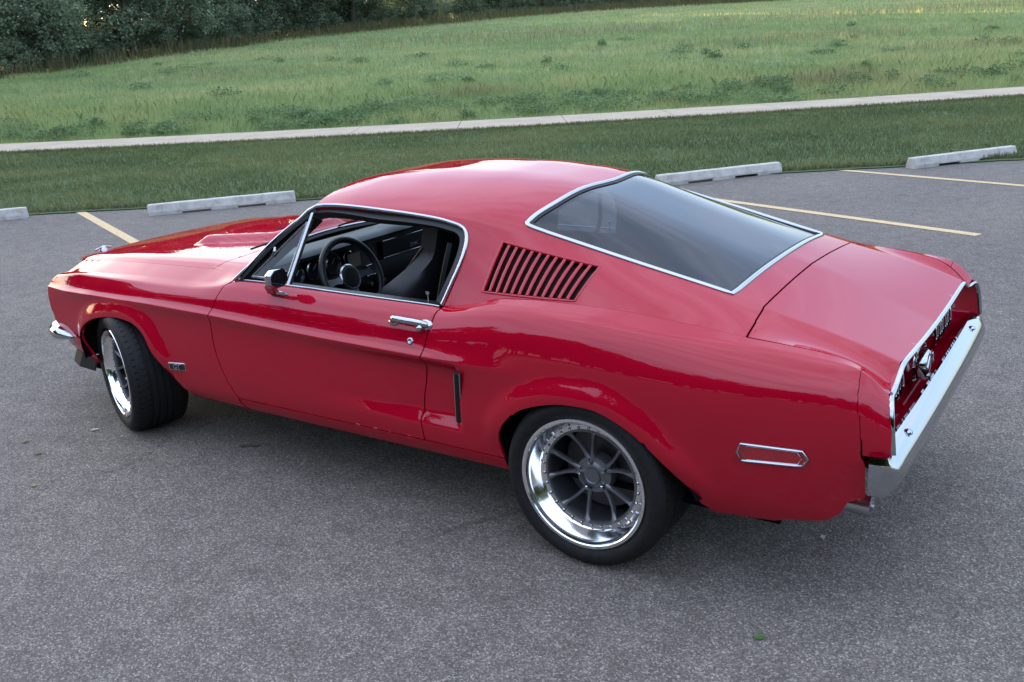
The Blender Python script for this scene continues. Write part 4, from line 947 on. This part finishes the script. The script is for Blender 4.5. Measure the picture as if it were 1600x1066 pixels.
# soil and turf under the blades
def grass_ground(name, stops, sc):
    m = mat(name, (.05,.08,.03), .95, spec=.1); a = noise(m, sc, 6, .62); b = noise(m, sc*14, 4, .7)
    mx = nd(m,'ShaderNodeMath'); mx.operation='MULTIPLY_ADD'; mx.inputs[1].default_value=.45; lk(m, b.outputs['Fac'], mx.inputs[0]); lk(m, a.outputs['Fac'], mx.inputs[2])
    r_ = ramp(m, mx.outputs[0], stops); lk(m, r_.outputs[0], bsdf(m).inputs['Base Color']); bump(m, b.outputs['Fac'], .6, .04); return m
turf = grass_ground('turf', [(.45,(.040,.062,.028)),(.72,(.070,.105,.045)),(.95,(.11,.14,.065))], .8)
mead = grass_ground('meadow_ground', [(.45,(.09,.125,.060)),(.72,(.15,.195,.09)),(.95,(.23,.25,.13))], .35)
tag(strip('lawn', SF, lambda s: float(ge(s))-.15, lambda s: float(pathc(s))-PW, .012, turf), kind='structure')
conc = mat('path_concrete', (.40,.385,.36), .9, spec=.2)
a_ = noise(conc, 1.2, 5, .6); r_ = ramp(conc, a_.outputs['Fac'], [(.3,(0.320,0.258,0.184)),(.7,(0.408,0.337,0.245))]); lk(conc, r_.outputs[0], bsdf(conc).inputs['Base Color'])
SP_ = np.arange(-72, 92, 2.44); pth = None
for k in range(len(SP_)-1):
    S = np.linspace(SP_[k]+.008, SP_[k+1]-.008, 4); V = []; F = []
    for s in S:
        for d in (pathc(s)-PW, pathc(s)+PW):
            p = W2(s, d); V += [(p[0],p[1],.045),(p[0],p[1],-.05)]
    for i in range(3):
        q = 4*i; F += [(q,q+4,q+6,q+2),(q,q+1,q+5,q+4),(q+2,q+6,q+7,q+3)]
    F += [(0,2,3,1),(12,13,15,14)]
    if pth is None:
        pth = tag(empty('path', (0,0,0)), kind='structure')
    if -30 < SP_[k] < 34: link('slab', mesh('slab', V, F), conc, pth, smooth=False)
    else:
        link('slab', mesh('slab', V, F), conc, pth, smooth=False)
V = []; F = []; S = np.concatenate([np.arange(-90,-30,6),np.arange(-30,60,1.5),np.arange(60,131,6)]); Dd = np.concatenate([np.arange(0,20,.8),np.arange(20,60,2),np.arange(60,150,5),[170,220,300]])
for s in S:
    for d in Dd:
        dd = float(pathc(s))+PW+d; p = W2(s, dd); z = float(hz(s, dd)); V.append((p[0],p[1],.012+z))
nD = len(Dd)
for i in range(len(S)-1):
    for k in range(nD-1): q = i*nD+k; F.append((q,q+nD,q+nD+1,q+1))
tag(link('meadow', mesh('meadow', V, F), mead), kind='structure')

# parking bay lines (painted sheets) and wheel stops
yel = mat('line_paint', (.58,.46,.25), .8, spec=.2)
a_ = noise(yel, 30, 6, .7); r_ = ramp(yel, a_.outputs['Fac'], [(.30,(0.286,0.218,0.134)),(.46,(0.521,0.378,0.202)),(.8,(0.588,0.445,0.252))]); lk(yel, r_.outputs[0], bsdf(yel).inputs['Base Color'])
def line(a, b, wd):
    a, b = np.array(a), np.array(b); t = (b-a)/np.linalg.norm(b-a); n = np.array([-t[1],t[0]])*wd/2
    P = [a+n, b+n, b-n, a-n]; o = link('bay_line', mesh('bay_line', [(p[0],p[1],.004) for p in P], [(3,2,1,0)]), yel, lot)
line((-7.52,3.72),(-2.2,1.52),.11); line((.2,6.62),(3.12,5.44),.11); line((.45,9.33),(3.6,8.12),.11); line((3.2,11.2),(6.3,9.95),.11); line((-10.2,1.9),(-5.2,-.1),.11)
stopc = mat('stop_concrete', (.42,.42,.41), .88, spec=.2)
a_ = noise(stopc, 9, 6, .65); r_ = ramp(stopc, a_.outputs['Fac'], [(.28,(0.276,0.260,0.228)),(.5,(0.425,0.400,0.361)),(.75,(0.531,0.500,0.457))]); lk(stopc, r_.outputs[0], bsdf(stopc).inputs['Base Color']); b_ = noise(stopc, 60, 4); bump(stopc, b_.outputs['Fac'], .3, .004)
def stop(p, q, label, seed):
    p, q = Vector((*p,0)), Vector((*q,0)); L = (q-p).length; t = (q-p).normalized(); n = Vector((-t.y,t.x,0)); rnd = random.Random(seed)
    prof0 = [(-.080,0),(-.080,.045),(-.052,.128),(-.040,.136),(.040,.136),(.052,.128),(.080,.045),(.080,0)]
    prof1 = [(-.080,.030)]+prof0[1:7]+[(.080,.030)]
    xs = [0,.012,.10,.40,.401,.75,.751,1.08,1.081,1.42,1.421,1.72,L-.012,L]; V = []; F = []
    for k, x in enumerate(xs):
        up = (.401 <= x <= .75) or (1.081 <= x <= 1.42); pr = prof1 if up else prof0; e = .012 if k in (0,len(xs)-1) else 0
        for a, h in pr: V.append(t*x+n*(a*(1-e*6)*1.0+rnd.uniform(-.0015,.0015))+Vector((0,0,max(0,h-(e if h > .05 else 0)+(rnd.uniform(-.002,.002) if h > .05 else 0)))))
    for i in range(len(xs)-1): F += [(i*8+k, i*8+(k+1)%8, i*8+8+(k+1)%8, i*8+8+k) for k in range(8)]
    F += [tuple(range(7,-1,-1)), tuple((len(xs)-1)*8+k for k in range(8))]
    o = MB().add(V,F).build('wheel_stop', stopc, None, smooth=False); o.location = p+Vector((0,0,.001)); tag(o, label, 'wheel stop', 'concrete wheel stops along the lawn edge'); return o
stop((-8.80,1.72),(-7.671,3.126),'concrete wheel stop cut off by the left picture edge beside the lawn',1)
stop((-6.035,3.74),(-4.90,5.14),'pale concrete wheel stop by the lawn, seen above the car hood',2)
stop((-.82,7.36),(.245,8.80),'grey concrete wheel stop by the lawn just behind the fastback roof',3)
stop((1.74,9.43),(2.74,10.86),'weathered concrete wheel stop by the lawn farthest to the right',4)

# ------------------------------------------------------------------ grass blades
def blade_mat(name, rough=.7, trans=.35):
    m = bpy.data.materials.new(name); m.use_nodes = True; n = m.node_tree.nodes; n.clear(); L = m.node_tree.links
    at_ = n.new('ShaderNodeAttribute'); at_.attribute_name = 'col'; d = n.new('ShaderNodeBsdfDiffuse'); t = n.new('ShaderNodeBsdfTranslucent'); x = n.new('ShaderNodeMixShader'); o = n.new('ShaderNodeOutputMaterial')
    x.inputs[0].default_value = trans; L.new(at_.outputs['Color'], d.inputs[0]); L.new(at_.outputs['Color'], t.inputs[0]); L.new(d.outputs[0], x.inputs[1]); L.new(t.outputs[0], x.inputs[2]); L.new(x.outputs[0], o.inputs[0]); return m
def fastmesh(name, V, Fn, col):
    """V (n,k,3) polygons of k corners with no shared vertices"""
    n, k = V.shape[:2]; me = bpy.data.meshes.new(name); me.vertices.add(n*k); me.vertices.foreach_set('co', V.reshape(-1).astype(np.float32))
    me.loops.add(n*k); me.loops.foreach_set('vertex_index', np.arange(n*k, dtype=np.int32)); me.polygons.add(n)
    me.polygons.foreach_set('loop_start', np.arange(0,n*k,k,dtype=np.int32)); me.polygons.foreach_set('loop_total', np.full(n,k,dtype=np.int32)); me.update(calc_edges=True)
    if col is not None:
        a = me.attributes.new('col','FLOAT_COLOR','POINT'); c = np.ones((n,k,4),np.float32); c[:,:,:3] = col if col.ndim == 3 else col[:,None,:]; a.data.foreach_set('color', c.reshape(-1))
    return me
bladem = blade_mat('grass_blade', trans=.5)
def blades(P, h, wd, lean, col):
    """one bent blade each: a quad strip collapsed to two triangles"""
    n = len(P); a = RNG.uniform(0,2*np.pi,n); d = np.stack([np.cos(a),np.sin(a),np.zeros(n)],1); b = RNG.uniform(0,2*np.pi,n); l = np.stack([np.cos(b),np.sin(b),np.zeros(n)],1)*(lean*h*RNG.uniform(.2,1,n))[:,None]
    up = np.zeros((n,3)); up[:,2] = h
    v0 = P-d*wd[:,None]/2; v1 = P+d*wd[:,None]/2; m_ = P+up*.6+l*.35; v2 = m_+d*wd[:,None]*.32; v3 = m_-d*wd[:,None]*.32; tip = P+up*.97+l
    Q = np.stack([v0,v1,v2,tip,v3],1)
    return Q, col
def pal(t, C):
    C = np.array(C); x = np.clip(t,0,1)*(len(C)-1); i = np.minimum(x.astype(int), len(C)-2); f = (x-i)[:,None]; return C[i]*(1-f)+C[i+1]*f
# mown strip
n = 230000; s = RNG.uniform(-15,23,n); u = RNG.uniform(0,1,n)**1.0
d = ge(s)-.02+u*(pathc(s)-PW-ge(s)+.05)
P = np.zeros((n,3)); P[:,:2] = W2(s,d) if False else (OG+s[:,None]*EP+d[:,None]*NP); P[:,2] = .010
t = np.clip(-.22+1.35*fbm(s*.45+30,d*.8+11,2)+RNG.normal(0,.16,n),0,1)
col = pal(t, [(0.093,0.119,0.048),(0.131,0.161,0.066),(0.170,0.195,0.080),(0.234,0.221,0.096)])*RNG.uniform(.8,1.2,(n,1))
edge = (np.minimum(d-ge(s), pathc(s)-PW-d) < .18); h = RNG.uniform(.035,.075,n)*(1+.5*edge); col[edge] = col[edge]*.8+np.array([.10,.10,.045])*.2
Q, c = blades(P, h, RNG.uniform(.006,.012,n), .7, col)
n2 = 42000; s2 = RNG.uniform(-15,23,n2); sd = RNG.integers(0,2,n2); e2 = np.abs(RNG.normal(0,.10,n2))-.03; d2 = np.where(sd == 0, ge(s2)+e2, pathc(s2)-PW-e2); P2 = np.zeros((n2,3)); P2[:,:2] = OG+s2[:,None]*EP+d2[:,None]*NP; P2[:,2] = .008
Q2, c2 = blades(P2, RNG.uniform(.03,.09,n2), RNG.uniform(.006,.012,n2), .9, pal(RNG.uniform(0,1,n2),[(.12,.15,.07),(.19,.21,.10),(.28,.26,.14)])); Q = np.concatenate([Q,Q2]); c = np.concatenate([c,c2])
tag(link('lawn_grass', fastmesh('lawn_grass', Q, None, c), bladem, None, False), 'short mown dark green grass between the lot and the path', 'grass', kind='stuff')
# meadow
def meadow(n, d0, d1, s0, s1, hr, wr, pw=1.0):
    d = d0+(d1-d0)*RNG.uniform(0,1,n)**pw; f = (d-d0)/(d1-d0); s = s0[0]+(s1[0]-s0[0])*f+RNG.uniform(0,1,n)*((s0[1]-s0[0])+((s1[1]-s1[0])-(s0[1]-s0[0]))*f)
    dd = pathc(s)+PW+d; x = OG+s[:,None]*EP+dd[:,None]*NP; P = np.zeros((n,3)); P[:,:2] = x; P[:,2] = hz(s,dd)+.005
    big = fbm(s*.09+70, d*.09+5, 21, 3); md = fbm(s*.45+7, d*.45+31, 31, 3)
    t = np.clip(.0+.75*big+.95*(md-.42)+RNG.normal(0,.14,n)+.0016*d, 0, 1)
    col = pal(t, [(.185,.250,.095),(.235,.310,.120),(.290,.360,.145),(.37,.39,.165),(.47,.44,.21)])*RNG.uniform(.85,1.18,(n,1))
    hh = RNG.uniform(hr[0],hr[1],n)*(.55+.9*md); hh *= np.where(d < .8, .35+.8*d, 1)
    return blades(P, hh, RNG.uniform(wr[0],wr[1],n), .55, col)
parts = [meadow(150000,.02,9,(-17,24),(-21,30),(.09,.32),(.005,.012)), meadow(150000,9,34,(-21,30),(-30,48),(.09,.24),(.010,.024),1.1), meadow(120000,34,112,(-30,48),(-45,92),(.11,.27),(.025,.06),1.0)]
Q = np.concatenate([p[0] for p in parts]); c = np.concatenate([p[1] for p in parts])
tag(link('meadow_grass', fastmesh('meadow_grass', Q, None, c), bladem, None, False), 'tall unmown meadow grass rising up the slope behind the path', 'grass', kind='stuff')
# broad-leaved weeds and tussocks near the path, straw-coloured seed heads
def leaves(C, size, flatn, col):
    n = len(C); a = RNG.normal(0,1,(n,3)); a[:,2] *= flatn; a /= np.linalg.norm(a,axis=1)[:,None]; b = np.cross(a, RNG.normal(0,1,(n,3))); b /= np.linalg.norm(b,axis=1)[:,None]
    l = size[:,None]; return np.stack([C-a*l*.5, C+b*l*.30-a*l*.05, C+a*l*.5, C-b*l*.30-a*l*.05],1), col
cl = []
for k in range(230):
    dq = RNG.uniform(.5,4.5); sq = RNG.uniform(-16,25)
    if k > 170: dq = RNG.uniform(5,30); sq = RNG.uniform(-22,38)
    m_ = int(RNG.uniform(110,260)); r_ = RNG.uniform(.25,.75); q = RNG.normal(0,1,(m_,3)); q /= np.linalg.norm(q,axis=1)[:,None]; q *= (RNG.uniform(0,1,(m_,1))**.45)
    x = W2(sq, float(pathc(sq))+PW+dq); hgt = RNG.uniform(.14,.34)
    C_ = np.stack([x[0]+q[:,0]*r_, x[1]+q[:,1]*r_, float(hz(sq,float(pathc(sq))+PW+dq))+hgt*.25+np.abs(q[:,2])*hgt],1)
    base = np.array([(.125,.185,.085),(.15,.215,.098),(.18,.25,.115)][k%3]); cl.append(leaves(C_, RNG.uniform(.05,.12,m_), .6, base*RNG.uniform(.7,1.35,(m_,1))))
Q = np.concatenate([q[0] for q in cl]); c = np.concatenate([q[1] for q in cl])
tag(link('meadow_weeds', fastmesh('meadow_weeds', Q, None, c), bladem, None, False), 'dark broad-leaved weed clumps growing in the meadow along the path', 'weeds', kind='stuff')
hd = []
for (sc_, dc_, rs, rd, m_, hh) in ((9.5,4.2,1.9,1.2,1500,.42),(-1.0,6.0,1.2,.8,500,.36),(20,12,5,2,700,.38),(-12,20,6,3,600,.36),(14,22,8,3,900,.40),(2,40,14,6,1300,.45),(34,45,16,8,1500,.45)):
    s = sc_+RNG.normal(0,rs*.6,m_); d = np.maximum(.4,dc_+RNG.normal(0,rd*.6,m_)); dd = pathc(s)+PW+d; x = OG+s[:,None]*EP+dd[:,None]*NP
    P = np.zeros((m_,3)); P[:,:2] = x; P[:,2] = hz(s,dd)+.005; wq = .006+.0011*dc_
    hd.append(blades(P, RNG.uniform(.7,1.15,m_)*hh, RNG.uniform(.7,1.3,m_)*wq, .35, pal(RNG.uniform(0,1,m_),[(.20,.21,.10),(.30,.28,.14),(.38,.34,.18)])))
s = RNG.uniform(-45,40,9000); f = (s+45)/85; dl = np.interp(s,[-45,-28,-23,-17,-9,1,17,31,45],[24,30,47,60,73,85,94,101,104])+RNG.normal(-1.5,1.6,9000); x = OG+s[:,None]*EP+dl[:,None]*NP; P = np.zeros((9000,3)); P[:,:2] = x; P[:,2] = hz(s,dl)
hd.append(blades(P, RNG.uniform(.5,1.2,9000), RNG.uniform(.03,.07,9000), .3, pal(RNG.uniform(0,1,9000),[(.07,.10,.04),(.14,.13,.06),(.20,.15,.09)])))
Q = np.concatenate([q[0] for q in hd]); c = np.concatenate([q[1] for q in hd])
tag(link('seed_heads', fastmesh('seed_heads', Q, None, c), bladem, None, False), 'straw coloured seed heads standing above the meadow grass', 'grass', kind='stuff')

# ------------------------------------------------------------------ trees
bark = mat('bark', (.06,.048,.038), .95, spec=.1)
leafm = blade_mat('tree_leaf', trans=.25)
def tree_mesh(seed, H, Rc, base, nl, ls, tone):
    rg = np.random.default_rng(seed); rd = random.Random(seed)
    tk = MB(); lean = (rd.uniform(-.06,.06), rd.uniform(-.06,.06)); tp = [(lean[0]*z, lean[1]*z, z) for z in np.linspace(-.3,H*.8,8)]
    tk.tube(tp, list(np.linspace(H*.022,H*.006,8)), 9)
    lobes = []
    nb = 15
    for k in range(nb):
        a = 2*math.pi*k/nb*2.4+rd.uniform(-.4,.4); zz = base+(H*.86-base)*((k+.5)/nb); prof = math.sin(math.pi*min(1,max(.14,(zz-base*.6)/(H-base*.6)))**.75)
        rr_ = Rc*prof*rd.uniform(.45,.85); c = Vector((math.cos(a)*rr_+lean[0]*zz, math.sin(a)*rr_+lean[1]*zz, zz)); st = Vector((lean[0]*zz*.75, lean[1]*zz*.75, max(.5,zz*.72)))
        tk.tube([st, st.lerp(c,.5)+Vector((0,0,.15*rr_)), c], [H*.0075,H*.005,H*.002], 6)
        lobes.append((np.array(c), Rc*rd.uniform(.30,.48)))
    lobes.append((np.array([lean[0]*H,lean[1]*H,H*.88]), Rc*.42)); lobes.append((np.array([0,0,H*.6]), Rc*.55))
    tot = sum(r**2 for _, r in lobes); Q = []; C = []
    for c, r in lobes:
        m_ = int(nl*r*r/tot); nc = max(6, m_//26)
        q = rg.normal(0,1,(nc,3)); q /= np.linalg.norm(q,axis=1)[:,None]; q *= (rg.uniform(.25,1.08,(nc,1))**.5)*r; q[:,2] *= .78; cc = c+q
        idx = rg.integers(0,nc,m_); sp_ = rg.normal(0,1,(m_,3))*(r*.16); X = cc[idx]+sp_; X = X[X[:,2] > .15]; m_ = len(X)
        tn = rg.uniform(.7,1.3,nc)[idx][:m_] if len(idx) >= m_ else np.ones(m_)
        a = rg.normal(0,1,(m_,3)); a /= np.linalg.norm(a,axis=1)[:,None]; b = np.cross(a, rg.normal(0,1,(m_,3))); b /= np.linalg.norm(b,axis=1)[:,None]; l = rg.uniform(.7,1.35,(m_,1))*ls
        Q.append(np.stack([X-a*l*.5, X+b*l*.33, X+a*l*.5, X-b*l*.33],1)); C.append(np.array(tone)*tn[:,None]*rg.uniform(.75,1.3,(m_,1)))
    Q = np.concatenate(Q); C = np.concatenate(C)
    tme = mesh('trunk', tk.V, tk.F); tme.materials.append(bark); tme.polygons.foreach_set('use_smooth',[True]*len(tme.polygons))
    cme = fastmesh('crown', Q, None, C); cme.materials.append(leafm)
    return tme, cme
def plant(tm, loc, rz, sc_, label, group, name='broadleaf_tree'):
    o = empty(name, loc, rz); o.scale = sc_; tag(o, label, 'tree', group)
    for nm, me in (('trunk',tm[0]),('crown',tm[1])):
        q = bpy.data.objects.new(nm, me); COL.objects.link(q); q.parent = o
    return o
TV = [tree_mesh(101,13,4.4,.9,16000,.24,(0.109,0.140,0.092)), tree_mesh(102,15,4.8,1.0,17000,.25,(0.093,0.122,0.085)), tree_mesh(103,11,4.0,.6,14000,.22,(0.122,0.155,0.095)), tree_mesh(104,14,3.8,.8,15000,.24,(0.101,0.131,0.090)), tree_mesh(105,6,3.0,.3,9000,.19,(0.136,0.172,0.103))]  # leaf tones paled and blued, distance haze painted into the colour
rt = random.Random(5)
line_s = [-46,-28.2,-26.2,-22.7,-16.9,-9.2,1.2,16.8,30.9,69.3,100]; line_d = [16,33.5,41,50.5,64.5,77.5,90,99,106.5,111,112]
# the wood's edge, walked along its length
L_ = np.array([np.interp(np.linspace(0,10,400), range(11), line_s), np.interp(np.linspace(0,10,400), range(11), line_d)]).T
seg = np.concatenate([[0],np.cumsum(np.linalg.norm(np.diff(L_,axis=0),axis=1))]); pos = 0; k = 0
while pos < seg[-1]:
    s_ = np.interp(pos,seg,L_[:,0]); d_ = np.interp(pos,seg,L_[:,1])
    if s_ > 30: break
    for row in (0,1,2):
        off = (2.5,7.5,14)[row]+rt.uniform(-.8,.8); v = rt.choice((2,0,4,2) if row == 0 else (0,1,3)); j = rt.uniform(-1.4,1.4)
        # the wood lies to the left of / beyond its edge
        tx = W2(s_+j-off*.55, d_+off*.83); z = float(hz(np.array(s_+j-off*.55), np.array(d_+off*.83))); sc_ = rt.uniform(.85,1.2)
        if row == 2 and k % 2: continue
        if -14 < s_ < 24:
            if row: continue
            v = 4; sc_ = rt.uniform(.8,.95)
        if s_ < -6 and row: sc_ *= .76
        lab = ('low leafy tree on the sunless edge of the wood above the meadow','tall dark tree standing inside the wood behind its edge','tall dark tree standing deep in the wood beyond the meadow')[row]
        plant(TV[v], (tx[0],tx[1],z-.1), rt.uniform(0,6.28), (sc_,sc_,sc_*rt.uniform(.9,1.15)), lab, ('trees along the edge of the wood','trees inside the wood','trees deep in the wood')[row])
    pos += rt.uniform(3.6,5.2); k += 1
pos = 0
while pos < seg[-1]:
    s_ = np.interp(pos,seg,L_[:,0]); d_ = np.interp(pos,seg,L_[:,1]); pos += rt.uniform(1.5,2.3)
    if s_ > 24: break
    off = rt.uniform(1.2,4.0); tx = W2(s_-off*.55, d_+off*.83); sc_ = rt.uniform(.34,.55)
    plant(TV[4], (tx[0],tx[1],float(hz(s_-off*.55,d_+off*.83))-.35), rt.uniform(0,6.28), (sc_*1.25,sc_*1.25,sc_), 'low dark shrub filling the foot of the wood at the meadow edge', 'shrubs at the foot of the wood', 'shrub')['category'] = 'shrub'
for k in range(26):      # far wood seen over the low trees of the edge
    s_ = -34+2.6*k+rt.uniform(-1,1); d_ = 128+rt.uniform(-5,8)+(.25*abs(s_)); tx = W2(s_, d_); sc_ = rt.uniform(.62,.8)
    plant(TV[rt.choice((0,1,3))], (tx[0],tx[1],float(hz(s_,d_))-.1), rt.uniform(0,6.28), (sc_*1.25,sc_*1.25,sc_), 'small haze-tinted tree of the far wood showing above the low edge trees', 'trees of the far wood')
# the wood behind the camera, seen mirrored in the paint; it closes the lot on that side
TB = [tree_mesh(201,17,5.2,2.5,6500,.50,(.036,.062,.026)), tree_mesh(202,15,5.0,2.0,6000,.50,(.040,.068,.028)), tree_mesh(203,19,5.6,3.0,7000,.52,(.032,.056,.026))]
for row, (dist, cnt) in enumerate(((32,30),(42,26),(54,26))):
    for k in range(cnt):
        a = R(-166+ (k+rt.uniform(.2,.8))*(172/cnt)); r_ = dist+rt.uniform(-2.5,2.5); x, y = 2+r_*math.cos(a), r_*math.sin(a)-2
        sc_ = rt.uniform(.62,1.2)*(.80,.9,1.0)[row]; plant(TB[rt.randrange(3)], (x,y,-.05), rt.uniform(0,6.28), (sc_,sc_,sc_), ('tree of the wood mirrored as a dark band in the glossy red car side','tall tree farther back in the wood mirrored in the car side','tallest far tree of the wood mirrored in the car side')[row], ('trees mirrored in the car, front row','trees mirrored in the car, middle row','trees mirrored in the car, back row')[row])

# ------------------------------------------------------------------ bits on the asphalt
leafg = mat('green_leaf', (.05,.13,.025), .6); leafb = mat('dry_leaf', (.22,.17,.08), .8); leafw = mat('pale_leaf', (.42,.42,.36), .8); twigm = mat('twig_bark', (.05,.04,.03), .9)
def fallen(loc, size, m, label, seed):
    rd = random.Random(seed); pts = [(math.cos(a)*(.55+.45*abs(math.cos(2.5*a))), math.sin(a)*(.35+.3*abs(math.cos(2.5*a)))) for a in np.linspace(0,2*math.pi,22)[:-1]]
    V = [(x*size,y*size,.004+size*.28*(abs(y)*1.1+.4*x*x)) for x,y in pts]+[(0,0,.004)]; F = [(i,(i+1)%21,21) for i in range(21)]
    b = MB().add(V,F).tube([(-size*.9,0,.006),(0,0,.007),(size*.7,0,.012)],size*.03,5); o = b.build('fallen_leaf', m, None); o.location = (*loc,0); o.rotation_euler = (0,0,rd.uniform(0,6.28)); tag(o, label, 'leaf', 'leaves lying on the asphalt')
fallen((3.436,-1.024), .022, leafg, 'small bright green leaf on the asphalt in front of the rear of the car', 1)
fallen((.194,-1.49), .022, leafb, 'dry brown leaf on the asphalt left of the front wheel, lowest of the few', 2)
fallen((-.141,-1.266), .022, leafg, 'dull green leaf on the asphalt left of the front wheel, near the picture edge', 3)
fallen((-.356,-1.206), .022, leafb, 'smallest dry leaf at the far left edge of the asphalt', 4)
fallen((-.158,-.943), .024, leafw, 'pale crumpled leaf on the asphalt just beside the front tyre', 5)
fallen((3.43,-.32), .017, leafw, 'pale leaf in the shade behind the rear bumper', 6)
tw = MB().tube([(-.05,0,.006),(-.01,.006,.010),(.03,-.004,.007),(.06,.004,.012)],[.003,.0035,.003,.002],6).tube([(.0,.003,.009),(.02,.022,.016)],.002,5).build('twig', twigm, None); tw.location = (.773,-.72,0); tw.rotation_euler = (0,0,.6); tag(tw, 'short dark twig on the asphalt below the car door', 'twig')
